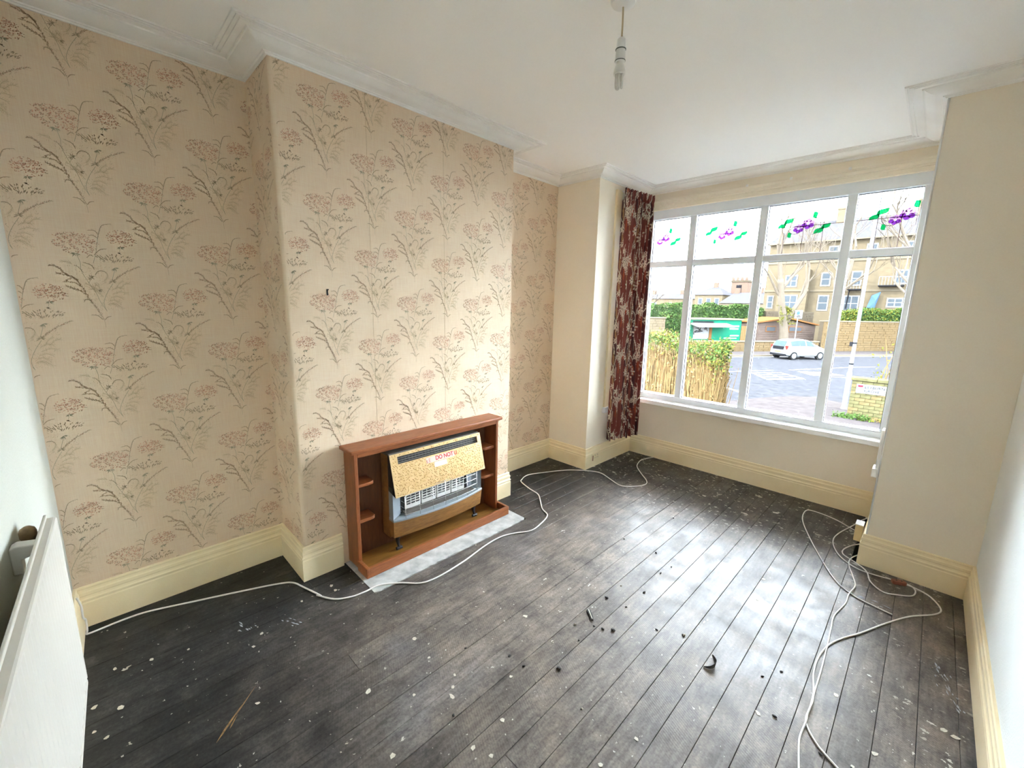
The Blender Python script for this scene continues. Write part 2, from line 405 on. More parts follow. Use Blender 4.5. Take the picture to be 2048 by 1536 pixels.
CABLE_E=[(2.7, 3.282), (2.743, 3.275), (2.801, 3.238), (2.841, 3.142), (2.818, 3.064), (2.729, 2.95), (2.644, 2.79), (2.566, 2.621), (2.502, 2.499), (2.469, 2.403), (2.453, 2.287), (2.456, 2.183), (2.474, 2.075), (2.479, 1.99), (2.477, 1.928), (2.489, 1.883), (2.525, 1.835), (2.559, 1.809), (2.62, 1.77)]
CONNECTOR=[(2.641, 3.251), (2.701, 3.28)]
DEBRIS=[(1.347, 2.543), (1.57, 2.545), (1.703, 2.472), (1.686, 2.368), (1.586, 2.101), (1.703, 2.144), (1.586, 1.958), (1.693, 1.971), (1.585, 1.682), (1.654, 1.738), (1.694, 1.753), (1.732, 1.782), (1.578, 1.521), (1.656, 1.613), (1.319, 2.03), (1.452, 3.058), (1.982, 1.995), (1.875, 1.936), (1.497, 1.321), (1.577, 1.329), (1.665, 1.31), (1.69, 1.425), (1.546, 0.979), (1.331, 1.209), (1.864, 1.347), (2.357, 2.098), (2.393, 1.846), (2.307, 2.012), (2.814, 2.598), (2.542, 1.805)]
CHIPS=[(1.127, 1.076), (1.448, 1.049), (1.478, 1.023), (1.371, 0.92), (1.232, 0.799), (1.408, 1.09), (1.575, 1.252), (1.684, 1.098), (1.685, 0.957), (1.517, 0.744), (1.102, 1.519), (1.578, 1.521), (2.028, 1.226), (2.067, 1.392), (1.751, 0.983), (0.549, 0.957), (1.261, 1.064), (1.381, 1.549), (0.497, 0.333), (0.675, 0.541), (0.456, 0.213), (0.615, 0.589), (0.413, 0.101), (0.655, 0.105), (0.987, 0.474), (0.714, 0.034), (0.588, 0.036), (0.77, 0.063), (0.516, 0.798), (0.5, 0.956), (2.15, 2.527), (2.308, 2.58), (2.342, 1.817), (2.847, 2.241), (2.876, 2.233), (2.541, 2.13), (2.675, 1.943), (2.123, 2.748), (2.627, 1.836)]
STICK=[(1.574, 1.808), (1.625, 1.767)]

# ------------------------------------------------------------------ room shell
D, Y1, Y2, YN, XN, YW, XR, W, H = .3495, .881, 2.4316, 3.3639, .4472, 4.1736, 2.4926, 2.9466, 2.62
BK = lambda x: -.042 * x            # the back wall is slightly out of square
SK = .1975
struct = lambda o: tag(o, kind='structure')

wl = struct(MB().box(-.18, 0, -.2, YN + .9, -.05, H + .1).build('wall_left', M['wallpaper']))
cb = MB()
r = .018
cb.prism([(0, Y1)] + [(D - r + r * math.sin(a), Y1 + r - r * math.cos(a)) for a in [k * math.pi / 12 for k in range(7)]] + [(D, Y2), (0, Y2)], -.05, H + .05)
wc = struct(cb.build('wall_chimney_breast', M['wallpaper'], auto=30))
wf = MB()
wf.box(-.18, XN, YN, YW + .25, -2.2, H + .1)
wf.box(XR, W + .2, YN, YW + .25, -2.2, H + .1)
wf.box(XN, XR, YW, YW + .25, -2.2, .558)
wf.box(XN, XR, YW, YW + .25, 2.43, H + .1)
wfo = struct(wf.build('wall_front', M['wall_beige']))
wr = struct(MB().box(W, W + .2, -.35, YN + .1, -.05, H + .1).build('wall_right', M['wall_pale']))
wb = struct(MB().prism([(-.18, BK(-.18)), (W + .2, BK(W + .2)), (W + .2, -.4), (-.18, -.4)], -.05, H + .1).build('wall_back', M['wall_back']))
ce = struct(MB().box(-.18, W + .2, -.4, YW + .25, H, H + .14).build('ceiling', M['ceiling']))
# worn plaster bead on the right-hand window return
bead = MB().tube([(XR + .003, YN - .001, SK), (XR + .003, YN - .001, H - .045)], .0045, 8)
struct(bead.build('trim_1', M['sill'], smooth=True))

# floor: joist base plus one object per board
fl = struct(MB().box(-.1, W + .1, -.35, YW + .05, -.06, -.022).build('floor', M['subfloor']))
gap = .0008
hx, hy0, hy1 = .72, 1.10, 2.262
lines = [2.887 - .1109 * k for k in range(-1, 28)]
lines = sorted([min(max(l, .0), W) for l in lines])
for i in range(len(lines) - 1):
    x0, x1 = lines[i], lines[i + 1]
    if x1 - x0 < .01: continue
    xm = (x0 + x1) / 2
    y_end = YW if XN < xm < XR else YN
    y_start = BK(xm)
    segs = [(y_start, y_end)]
    if x0 < D: segs = [(y_start, Y1), (Y2, y_end)] if x1 > .02 else segs
    if D <= x0 and x1 <= hx + .06 and x0 < hx:
        segs = [(y_start, hy0), (hy1, y_end)]
    if abs(x1 - 1.2234) < .02 or abs(x0 - 1.1125) < .01: segs = [(y_start, 1.328), (1.328, y_end)]
    if i % 7 == 3 and len(segs) == 1: segs = [(y_start, .62 + .2 * (i % 3)), (.62 + .2 * (i % 3), y_end)]
    for a, b in segs:
        dz = rnd.uniform(-.0006, .0006)
        q = MB()
        c = .0012
        xa, xb, ya, yb = x0 + gap, x1 - gap, a + gap * .6, b - gap * .6
        q.add([(xa, ya, -.022), (xb, ya, -.022), (xb, yb, -.022), (xa, yb, -.022),
               (xa, ya, dz - c), (xb, ya, dz - c), (xb, yb, dz - c), (xa, yb, dz - c),
               (xa + c, ya + c, dz), (xb - c, ya + c, dz), (xb - c, yb - c, dz), (xa + c, yb - c, dz)],
              [(0, 3, 2, 1), (0, 1, 5, 4), (1, 2, 6, 5), (2, 3, 7, 6), (3, 0, 4, 7), (4, 5, 9, 8), (5, 6, 10, 9), (6, 7, 11, 10), (7, 4, 8, 11), (8, 9, 10, 11)])
        q.build('floor_board', M['boards'], fl)
# short pieces either side of the hearth, against the chimney breast
xs_ = min(l for l in lines if l > D)
for a, b in ((Y1, hy0), (hy1, Y2)): MB().box(D, xs_ - gap, a + .001, b - .001, -.022, 0).build('floor_board', M['boards'], fl)
# filler board alongside the hearth edge
x0 = max(l for l in lines if l < hx); x1 = min(l for l in lines if l > hx)
MB().box(hx + .002, x1 - gap, hy0, hy1, -.022, 0).build('floor_board', M['boards'], fl)
hs_ = MB()
n = 40
hs_.prism([(D, hy0), (hx - .012, hy0 - .004), (hx + .001, hy0 + .03)] + [(hx + rnd.uniform(-.010, .002), hy0 + .05 + (hy1 - hy0 - .1) * k / n) for k in range(n + 1)] + [(hx - .002, hy1 - .02), (hx - .02, hy1), (D, hy1)], -.02, .0015)
tag(hs_.build('hearth_slab', M['concrete']), 'pale grey concrete hearth slab set in the floor before the fire surround', 'hearth')

# skirting boards
PR = [(0, 0), (.020, 0), (.020, .118), (.0175, .124), (.0175, .128), (.0205, .131), (.0205, .137), (.016, .143), (.014, .152), (.0165, .156), (.0165, .170), (.0125, .176), (.011, .186), (.0125, .1885), (.0125, .193), (.009, SK), (0, SK)]
A0 = (0, BK(0))
def skirt(name, path, prev=None, nxt=None):
    return struct(sweep(path, PR, prev=prev, nxt=nxt).build(name, M['skirting'], auto=20))
skirt('baseboard_left', [A0, (0, Y1), (D, Y1), (D, 1.085)], prev=(W, BK(W)))
skirt('baseboard_left.001', [(D, 2.212), (D, Y2), (0, Y2), (0, YN)], nxt=(XN, YN))
skirt('baseboard_front', [(0, YN), (XN, YN), (XN, YW), (XR, YW), (XR, YN), (W, YN)], prev=(0, Y2), nxt=(W, 0))
skirt('baseboard_right', [(W, YN), (W, BK(W))], prev=(XR, YN), nxt=A0)
skirt('baseboard_back', [(W, BK(W)), A0], prev=(W, YN), nxt=(0, Y1))

# cornice
CP = [(0, -.046), (.009, -.046), (.0115, -.041), (.019, -.041), (.022, -.036), (.045, -.0335), (.066, -.028), (.082, -.019), (.090, -.0125), (.098, -.0150), (.100, -.0085), (.127, -.0085),
      (.128, -.0035), (.136, -.0035), (.137, -.0085), (.144, -.0085), (.145, -.0035), (.1525, -.0035), (.1535, -.0075), (.161, -.0075), (.162, 0), (0, 0)]
cp = [(o_, H + z) for o_, z in CP]
struct(sweep([A0, (0, Y1), (D, Y1), (D, Y2), (0, Y2), (0, YN), (XN, YN), (XN, YW), (XR, YW), (XR, YN), (W, YN), (W, BK(W))], cp, closed=True).build('trim_2', M['cornice'], auto=15))
# moulded timber head above the window
HP = [(0, 2.425), (.022, 2.425), (.022, 2.452), (.027, 2.456), (.027, 2.462), (.02, 2.468), (.026, 2.474), (.034, 2.484), (.034, 2.49), (.028, 2.494), (.024, 2.508), (.026, 2.513), (.026, 2.52), (0, 2.524)]
struct(sweep([(XN, YW), (XR, YW)], HP).build('trim_3', M['head'], auto=20))
# small curtain-rail screw fixings left in the head
for xx in (1.35, 1.66, 2.02):
    tag(MB().box(xx - .008, xx + .008, YW - .034, YW - .024, 2.505, 2.522).box(xx - .003, xx + .003, YW - .04, YW - .034, 2.511, 2.517).build('rail_bracket', M['white_plastic']),
        'tiny leftover curtain rail fixing on the window head, %s' % {1.35: 'nearest the curtain', 1.66: 'middle of three', 2.02: 'farthest from the curtain'}[xx], 'bracket', 'old rail fixings')

# ------------------------------------------------------------------ wallpaper print
def ribbon(q, pts, w, col, taper=True):
    """flat tapered stroke in wall millimetres"""
    n = len(pts)
    L = []
    for i, p in enumerate(pts):
        a = pts[max(i - 1, 0)]; b = pts[min(i + 1, n - 1)]
        dx, dy = b[0] - a[0], b[1] - a[1]; l = math.hypot(dx, dy) or 1
        t = i / (n - 1)
        ww = w * (.35 + .65 * math.sin(math.pi * min(1, t * .8 + .15))) / 2 if taper else w / 2
        L.append(((p[0] - dy / l * ww, p[1] + dx / l * ww), (p[0] + dy / l * ww, p[1] - dx / l * ww)))
    for i in range(n - 1):
        q.append(((L[i][0], L[i][1], L[i + 1][1], L[i + 1][0]), col))
def dash(q, x, y, ang, l, w, col, bend=0):
    c, s = math.cos(ang), math.sin(ang)
    nx, ny = -s, c
    m_ = (x + c * l / 2 + nx * bend, y + s * l / 2 + ny * bend)
    q.append((((x, y), (m_[0] + nx * w / 2, m_[1] + ny * w / 2), (x + c * l, y + s * l), (m_[0] - nx * w / 2, m_[1] - ny * w / 2)), col))
INK = dict(brown=srgb(136, 104, 66), dark=srgb(108, 80, 50), green=srgb(120, 122, 92), faint=srgb(180, 158, 120), rust=srgb(164, 96, 68), red=srgb(186, 110, 86), pink=srgb(214, 150, 122), black=srgb(88, 66, 46), olive=srgb(116, 98, 60))
GROUND_PAPER = (.765, .605, .44)
INK = {k: tuple(w * a + (1 - w) * b for a, b in zip(c, GROUND_PAPER)) for k, c in INK.items() for w in [{'rust': .74, 'red': .76, 'pink': .8, 'faint': .8, 'dark': .68, 'black': .85}.get(k, .70)]}
def motif(seed=3):
    R = random.Random(seed); q = []
    for kind, w, pts in MOTIF_STROKES:
        P = [(p.x, p.y) for p in smooth_path([(a, b, 0) for a, b in pts], 5)]
        if kind == 0:
            ribbon(q, P, w * .34, INK['brown'])
            L = len(P)
            for i in range(int(L * .12), L):
                a, b = P[i - 1], P[i]
                th = math.atan2(b[1] - a[1], b[0] - a[0]); f = i / L
                for k in range(4):
                    t = R.random()
                    x = a[0] + (b[0] - a[0]) * t; y = a[1] + (b[1] - a[1]) * t
                    dash(q, x, y, th + R.choice((-1, 1)) * R.uniform(.25, .8), R.uniform(4, 9) * (.6 + .5 * w / 3), R.uniform(1.2, 2.2), R.choice((INK['brown'], INK['dark'], INK['rust'], INK['faint'])))
        elif kind == 1:
            ribbon(q, P, w, INK['olive'] if R.random() < .6 else INK['brown'])
            for i in range(2, len(P) - 1, 2):
                th = math.atan2(P[i][1] - P[i - 1][1], P[i][0] - P[i - 1][0])
                dash(q, P[i][0], P[i][1], th - .7, R.uniform(4, 8), 1.3, INK['rust'] if R.random() < .4 else INK['brown'])
        elif kind == 2:
            ribbon(q, P, w, INK['green'], False)
        else:
            ribbon(q, P, w, INK['faint'], False)
            for i in range(1, len(P)):
                th = math.atan2(P[i][1] - P[i - 1][1], P[i][0] - P[i - 1][0])
                for s in (-1, 1): dash(q, P[i][0], P[i][1], th + s * R.uniform(.5, 1.0), R.uniform(6, 13), .9, INK['faint'])
    for k, c, rx, ry in MOTIF_FLOWERS:
        n = {'R': 260, 'P': 170, 'D': 0}[k]
        for i in range(n):
            a = R.uniform(0, 2 * math.pi); rr = math.sqrt(R.random())
            u, v_ = math.cos(a) * rr, math.sin(a) * rr
            if v_ < -.55 and R.random() < .5: continue
            x = c[0] + u * rx; y = c[1] + v_ * ry * 1.25 + (-.12 * u * ry)
            reds = (INK['red'], INK['pink'], INK['rust'], INK['pink']) if (k == 'P' or u > .1) else (INK['rust'], INK['brown'], INK['red'], INK['pink'])
            dash(q, x, y, R.uniform(0, math.pi), R.uniform(4.5, 9.5), R.uniform(2.0, 3.8), R.choice(reds), R.uniform(-2, 2))
            if R.random() < .42: dash(q, x + 2, y + 1, R.uniform(0, 3.1), R.uniform(3.5, 7), R.uniform(1.6, 2.8), R.choice((INK['dark'], INK['rust'], INK['dark'])))
        if k == 'D':
            for i in range(60):
                u = R.uniform(-1, 1); v_ = R.uniform(-.8, .8) * (1 - .5 * abs(u))
                th = math.pi / 2 - u * 1.1 + R.uniform(-.35, .35)
                dash(q, c[0] + u * rx * .92, c[1] + v_ * ry, th, R.uniform(8, 15), R.uniform(2.2, 4.0), R.choice((INK['olive'], INK['dark'], INK['brown'], INK['olive'])), R.uniform(-1.5, 1.5))
            for i in range(40):
                u = R.uniform(-1, 1)
                dash(q, c[0] + u * rx * .85, c[1] + R.uniform(-.8, .7) * ry, R.uniform(0, 3.1), 4, 1.4, INK['faint'])
    for k, c, r_ in MOTIF_TUFTS:
        nn = {'G': 11, 'K': 7, 'N': 12}[k]
        for i in range(nn):
            th = R.uniform(math.pi * 1.0, math.pi * 2.0) if k == 'G' else R.uniform(0, 2 * math.pi)
            col = {'G': INK['green'], 'K': INK['black'], 'N': INK['olive']}[k]
            dash(q, c[0], c[1], th, r_ * R.uniform(.55, 1.0), R.uniform(2, 3.2), col, R.uniform(-1.5, 1.5))
    for i in range(210):  # grey wash behind the stems
        y = R.uniform(60, 250); wd = 30 + (y / 250) * 75
        x = R.uniform(-wd * .9, wd) + 5
        dash(q, x, y, R.uniform(.6, 2.6), R.uniform(5, 13), 1.1, INK['faint'])
    return q
MOT = motif()
def print_wall(parent, lattice, to3d, u0, u1, z0, z1):
    vs = []; fs = []; cs = []
    for bu, bz in lattice:
        for quad, col in MOT:
            cu = bu + sum(p[0] for p in quad) / 4000; cz = bz + sum(p[1] for p in quad) / 4000
            if not (u0 < cu < u1 and z0 < cz < z1): continue
            n = len(vs)
            vs += [to3d(min(max(bu + p[0] / 1000, u0), u1), bz + p[1] / 1000) for p in quad]
            fs.append((n, n + 1, n + 2, n + 3)); cs += [col] * 4
    me = bpy.data.meshes.new('wallpaper_print'); me.from_pydata(vs, [], fs)
    ca = me.color_attributes.new('ink', 'FLOAT_COLOR', 'POINT')
    ca.data.foreach_set('color', np.array([(*c, 1) for c in cs], dtype=np.float32).ravel())
    me.materials.append(M['ink']); o = bpy.data.objects.new('wallpaper_print', me); COL.objects.link(o); o.parent = parent
    return tag(o, 'rust and olive wildflower sprays printed on the wallpaper', kind='stuff')
PY, PZ = .2435, .482
def lat(uA, zA, u0, u1, step=PY):
    L = []
    for i in range(-12, 14):
        u = uA + i * step
        if not (u0 - .16 < u < u1 + .16): continue
        for k in range(-7, 4): L.append((u, zA + k * PZ - (.241 if i % 2 else 0)))
    return L
eps = .0006
print_wall(wl, lat(.243, 2.352, 0, Y1), lambda u, z: (eps, u, z), .004, Y1 - .002, SK, H - .04)
print_wall(wl, lat(2.60, 2.352, Y2, YN), lambda u, z: (eps, u, z), Y2 + .002, YN - .002, SK, H - .04)
print_wall(wc, lat(1.117, 2.128 + .0, Y1, Y2, .2465), lambda u, z: (D + eps, u, z), Y1 + .02, Y2 - .002, SK * 0 + .19, H - .04)
print_wall(wc, lat(.17, 2.29, 0, D), lambda u, z: (u, Y1 - eps, z), .002, D - .02, SK, H - .04)
# paper joints: faint vertical seams where two lengths meet
for yy in (1.335, 1.83):
    MB().box(D - .001, D + .0007, yy - .0006, yy + .0006, .75, H - .05).build('wallpaper_seam', simple('paper_seam', srgb(186, 160, 126), .9), wc)
hk = thing('picture_hook', 'small dark nail hook left in the chimney breast wallpaper', 'hook', (D, 1.085, 1.555))
MB().tube([(0, 0, .012), (.014, 0, .014), (.017, 0, .016)], .0025, 8).build('nail', M['dark_metal'], hk)
MB().box(0, .002, -.004, .004, -.014, .018).tube([(.002, 0, -.006), (.009, 0, -.012), (.012, 0, -.005)], .002, 6).build('plate', M['dark_metal'], hk)

# ------------------------------------------------------------------ window
win = tag(bpy.data.objects.new('window_1', None), kind='structure'); COL.objects.link(win); win.location = (0, 0, 0)
GY = YW + .085
ZB, T1, T2, ZT = .6525, 1.906, 1.960, 2.349
FY0, FY1 = GY - .038, GY + .035
def rail(name, x0, x1, z0, z1, y0=FY0, y1=FY1):
    return MB().box(x0, x1, y0, y1, z0, z1).build(name, M['upvc'], win, bevel=.006, bseg=2)
rail('frame_rail', XN, XR, .60, ZB, FY0 - .012); rail('frame_rail', XN, XR, ZT, 2.436, FY0 - .012)
rail('frame_stile', XN, .512, .60, 2.43); rail('frame_stile', 2.428, XR, .60, 2.43)
mull = [.904, 1.482, 2.052]
for mx_ in mull: rail('mullion', mx_ - .030, mx_ + .030, ZB - .004, ZT + .004, FY0 - .006)
bays = [(.512, .874), (.934, 1.452), (1.512, 2.022), (2.082, 2.428)]
for a, b in bays: rail('transom', a - .004, b + .004, T1, T2)
def pane(a, b, z0, z1):
    o = MB().box(a, b, GY - .010, GY + .010, z0, z1).build('pane', M['glass'], win)
    g = MB(); t = .0035
    for y0 in (GY - .0145,):
        g.box(a, b, y0, y0 + .004, z0, z0 + t).box(a, b, y0, y0 + .004, z1 - t, z1).box(a, a + t, y0, y0 + .004, z0, z1).box(b - t, b, y0, y0 + .004, z0, z1)
    g.build('gasket', M['gasket'], o)
    return o
def flat(poly, mat, name, par, y):
    return MB().add([(x, y, z) for x, z in poly], [tuple(range(len(poly)))]).build(name, mat, par)
def leaf_poly(cx, cz, l, w, ang, n=9):
    P = []
    for i in range(n): t = i / (n - 1); P.append((-l / 2 + l * t, w / 2 * math.sin(math.pi * t) ** .8 + .12 * w * math.sin(2 * math.pi * t)))
    for i in range(n - 2, 0, -1): t = i / (n - 1); P.append((-l / 2 + l * t, -w / 2 * math.sin(math.pi * t) ** .8 + .12 * w * math.sin(2 * math.pi * t)))
    c, s = math.cos(ang), math.sin(ang)
    return [(cx + x * c - z * s, cz + x * s + z * c) for x, z in P]
for a, b in bays: pane(a, b, ZB, T1)
for a, b in bays:
    o = pane(a, b, T2, ZT)
    # leaded light: the pattern is set out on the full pane width and centred
    cx = (a + b) / 2 if b - a > .45 else ((b - .257) if a < 1 else (a + .257))
    cz = (T2 + ZT) / 2 + .012
    y = GY - .0135
    ld = MB(); t = .0020 if a > 1.5 else .0011  # left panes get thinner cames, shaped to wash out as if in sky glare
    for k in (-.128, 0, .128):
        if a < cx + k < b: ld.box(cx + k - t, cx + k + t, y - .001, y, T2, ZT)
    ld.box(a, b, y - .001, y, cz - t, cz + t)
    for sgn in (1, -1):   # scrolling stems
        pts = [(cx + sgn * (.03 + .055 * math.cos(th) + .025), y - .0005, cz + sgn * (-.006 + .062 * math.sin(th) * 1.0)) for th in [math.pi * (1.02 - k / 14 * 1.5) for k in range(15)]]
        pts = [p for p in pts if a < p[0] < b]
        if len(pts) > 3: ld.tube(pts, .0019 if a > 1.5 else .001, 5)
    ld.build('lead_came', M['lead'], o)
    for (dx, dz, l, w, an) in ((-.108, .046, .080, .040, .62), (-.150, .014, .070, .034, .55), (.100, -.044, .075, .038, .6), (.142, -.014, .070, .034, .55), (.066, .074, .056, .036, 1.95), (-.092, -.060, .046, .030, 2.0)):
        if a + .02 < cx + dx < b - .02: flat(leaf_poly(cx + dx, cz + dz, l, w, an), M['g_green'], 'glass_leaf', o, y - .0012)
    for fx, fz, r_ in ((-.034, -.018, .036), (.026, .014, .044)):
        for k in range(6):
            an = k * math.pi / 3 + .4
            px, pz = cx + fx + r_ * .62 * math.cos(an), cz + fz + r_ * .55 * math.sin(an)
            poly = [(px + r_ * .42 * math.cos(q_), pz + r_ * .36 * math.sin(q_)) for q_ in [j * math.pi / 5 for j in range(10)]]
            if not (a + .01 < px < b - .01): continue
            pt = flat(poly, M['g_purple'] if math.sin(an) < .2 else M['g_pink'], 'glass_petal', o, y - .0012 - .0006 * (k % 2) - .0014 * (fx > 0))
sl = MB().prism([(YW - .078, .563), (YW - .078, .598), (YW - .074, .602), (FY0, .604), (FY0, .563)], XN + .001, XR - .001, axis='x').build('window_sill', M['sill'], win, bevel=.003)
# timber battens boxing the blind cords on each return, with a foot block
for side, xa, xb, yy, lab in ((0, XN, XN + .022, 3.61, 'cream timber batten with foot block on the window return beside the curtain'), (1, XR - .022, XR, 3.52, 'short white timber batten with foot block on the return right of the sill')):
    bt = thing('window_batten', lab, 'batten', ((xa + xb) / 2, yy + .045, .51))
    w2 = (xb - xa) / 2
    MB().box(-w2, w2, -.042, .042, .05, .30 if side else 2.02).build('strip', M['skirting'] if side == 0 else M['sill'], bt, bevel=.004)
    MB().box(-w2 - (.012 if side else 0), w2 + (0 if side else .012), -.055, .05, 0, .055).build('foot_block', M['sill'], bt, bevel=.004)

# ------------------------------------------------------------------ fire surround
def text_mesh(s, size, mat, parent, mtx, name, bold=.0, ext=.0004, sx=1.0):
    cu = bpy.data.curves.new(name, 'FONT'); cu.body = s; cu.size = size; cu.extrude = ext; cu.offset = bold; cu.align_x = 'CENTER'; cu.align_y = 'CENTER'
    t = bpy.data.objects.new('tmp', cu); COL.objects.link(t)
    dg = bpy.context.evaluated_depsgraph_get(); dg.update()
    me = bpy.data.meshes.new_from_object(t.evaluated_get(dg))
    bpy.data.objects.remove(t, do_unlink=True); bpy.data.curves.remove(cu)
    me.name = name; me.transform(mtx @ Matrix.Diagonal((sx, 1, 1, 1))); me.materials.clear(); me.materials.append(mat)
    o = bpy.data.objects.new(name, me); COL.objects.link(o); o.parent = parent; return o

fs_ = thing('fire_surround', 'low teak fire surround with open shelves and a raised tray base', 'fire surround', (D, 1.66, 0))
def fbox(name, x0, x1, y0, y1, z0, z1, mat, bev=.003, par=fs_):
    return MB().box(x0 - D, x1 - D, y0 - 1.66, y1 - 1.66, z0, z1).build(name, mat, par, bevel=bev)
e_ = .0006
fbox('mantel_shelf', D + e_, .503, 1.098, 2.222, .700, .722, M['teak'], .006)
fbox('mantel_rail', .455, .482, 1.142, 2.176, .672, .700, M['teak'])
fbox('upright', D + e_, .482, 1.122, 1.143, .012, .700, M['teak_v'])
fbox('upright', D + e_, .482, 2.176, 2.197, .012, .700, M['teak_v'])
fbox('back_panel', D + e_, D + .008, 1.143, 2.176, .02, .700, M['back_board'], 0)
fbox('tray_board', D + e_, .566, 1.140, 2.196, .004, .020, M['teak_tray'], 0)
fbox('tray_front', .566, .586, 1.136, 2.208, .002, .062, M['teak'], .004)
for y0, y1 in ((1.118, 1.138), (2.198, 2.218)):
    fbox('tray_side', .470, .586 - (.0 if y0 < 2 else 0), y0, y1, .002, .064, M['teak'], .004)
for ya, sg in ((1.143, 1), (2.176, -1)):
    for z in (.488, .275):
        P = [(D + .008, ya), (.462, ya)] + [(.462 - .025 * (1 - math.cos(t)) - .0, ya + sg * (.075 + .03 * math.sin(t))) for t in [k * math.pi / 12 for k in range(7)]] + [(D + .008, ya + sg * .105)]
        MB().prism([(x - D, y - 1.66) for x, y in P], z, z + .020).build('side_shelf', M['teak'], fs_, bevel=.003)

# ------------------------------------------------------------------ gas heater
HY0, HY1 = 1.336, 2.026
hc = (HY0 + HY1) / 2; hw = (HY1 - HY0) / 2
ht = thing('gas_heater', 'gas heater with hammered gold hood and wire guard inside the fire surround', 'heater', (.44, hc, .02))
def hb(x0, x1, y0, y1, z0, z1): return MB().box(x0 - .44, x1 - .44, y0 - hc, y1 - hc, z0 - .02, z1 - .02)
hb(.362, .448, HY0 + .004, HY1 - .004, .105, .628).build('body', M['heater_wood'], ht, bevel=.004)
hb(.362, .462, HY0 + .001, HY1 - .001, .628, .641).build('top_plate', M['heater_top'], ht, bevel=.004)
hb(.38, .41, 1.87, 1.93, .641, .655).build('flue_bracket', M['dark_metal'], ht)
# bowed timber front with grey ledge
def bow(z, x_edge, x_mid, n=14, inset=0):
    return [(x_edge + (x_mid - x_edge) * (1 - (2 * k / n - 1) ** 2) - .44, HY0 + inset + (HY1 - HY0 - 2 * inset) * k / n - hc, z - .02) for k in range(n + 1)]
def loft_front(rows, xb, name, mat, zc=True):
    q = MB(); n = len(rows[0]); vs = []
    for r_ in rows: vs += r_
    back0 = [(xb - .44, p[1], p[2]) for p in rows[0]]; back1 = [(xb - .44, p[1], p[2]) for p in rows[-1]]
    allr = [back0] + rows + [back1]; vs = [p for r_ in allr for p in r_]; fs = []
    R_ = len(allr)
    for i in range(R_):
        j = (i + 1) % R_
        for k in range(n - 1): fs.append((i * n + k, i * n + k + 1, j * n + k + 1, j * n + k))
    fs.append(tuple(i * n for i in range(R_))); fs.append(tuple(i * n + n - 1 for i in range(R_))[::-1])
    q.add(vs, fs); return q.build(name, mat, ht, auto=35)
loft_front([bow(.120, .492, .520, inset=.006), bow(.226, .502, .546)], .448, 'front_panel', M['heater_wood'])
loft_front([bow(.2265, .504, .549, inset=-.001), bow(.236, .504, .549, inset=-.001), bow(.240, .500, .544)], .448, 'ledge', M['cast_grey'])
hb(.4481, .4495, HY0 + .05, HY1 - .05, .24, .44).build('firebox_back', M['dark_metal'], ht)
for ya, yb in ((HY0 + .002, HY0 + .075), (HY1 - .060, HY1 - .002)):
    q = MB(); s0 = ya < hc
    xo, xi = .496, .452
    P = [(xo, ya if s0 else yb), (xi, yb if s0 else ya), (.4482, yb if s0 else ya), (.4482, ya if s0 else yb)]
    q.prism([(x - .44, y - hc) for x, y in P], .2405 - .02, .44 - .02); q.build('firebox_cheek', M['cast_grey'], ht)
# hood: sloping plate with a louvre slot, hammered gold
xt, zt, xb_, zb_ = .470, .637, .532, .392
def hoodp(t, y, off=0):
    x = xt + (xb_ - xt) * t; z = zt + (zb_ - zt) * t
    nx, nz = (zt - zb_), (xb_ - xt); l = math.hypot(nx, nz)
    return (x - .44 + nx / l * off, y - hc, z - .02 + nz / l * off)
def plate(t0, t1, y0, y1, o0, o1, mb):
    vs = [hoodp(t, y, o) for o in (o0, o1) for t, y in ((t0, y0), (t0, y1), (t1, y1), (t1, y0))]
    mb.add(vs, [(0, 1, 2, 3), (4, 7, 6, 5), (0, 4, 5, 1), (1, 5, 6, 2), (2, 6, 7, 3), (3, 7, 4, 0)]); return mb
sy0, sy1, st0, st1 = HY0 + .048, HY1 - .030, .075, .250
q = MB()
plate(0, st0, HY0, HY1, 0, .004, q); plate(st1, 1, HY0, HY1, 0, .004, q); plate(st0, st1, HY0, sy0, 0, .004, q); plate(st0, st1, sy1, HY1, 0, .004, q)
hood = q.build('hood', M['gold'], ht)
for y in (HY0 + .002, HY1 - .004):   # dark sides that close the hood
    MB().prism([(xt - .44 - .003, zt - .022), (xb_ - .44 - .003, zb_ - .02), (.449 - .44, zb_ - .02 + .02), (.449 - .44, zt - .022)], y - hc, y + .002 - hc, axis='y').build('hood_side', M['dark_metal'], ht)
# worm-like hammered relief over the gold hood
q = MB(); RW = random.Random(9); spots = []
cand = [(i, j) for i in range(38) for j in range(14)]
for i, j in cand:
    y = HY0 + .010 + (HY1 - HY0 - .020) * (i + RW.uniform(.15, .85)) / 38; t = .018 + .965 * (j + RW.uniform(.15, .85)) / 14
    if st0 - .02 < t < st1 + .02 and sy0 - .012 < y < sy1 + .012: continue
    if .27 < t < .44 and HY0 + .232 < y < HY0 + .470: continue
    a = RW.uniform(-.5, 1.1) if RW.random() < .7 else RW.uniform(0, 3.1); L = RW.uniform(.013, .022); cv = RW.uniform(-.7, .7)
    pts = []
    for k in range(5):
        u = (k / 4 - .5) * L; w_ = cv * (u * u - L * L / 12) * 60
        pts.append(hoodp(min(max(t + (u * math.sin(a) + w_ * math.cos(a)) / .253, .008), .992), y + u * math.cos(a) - w_ * math.sin(a), .0035))
    q.tube(pts, [.0008, .0021, .0026, .0021, .0008], 6)
tag(q.build('hammered_relief', M['gold_relief'], hood, smooth=True), kind='stuff')
plate(st0 - .01, st1 + .01, sy0 - .004, sy1 + .004, -.022, -.019, MB()).build('louvre_recess', M['dark_metal'], ht)
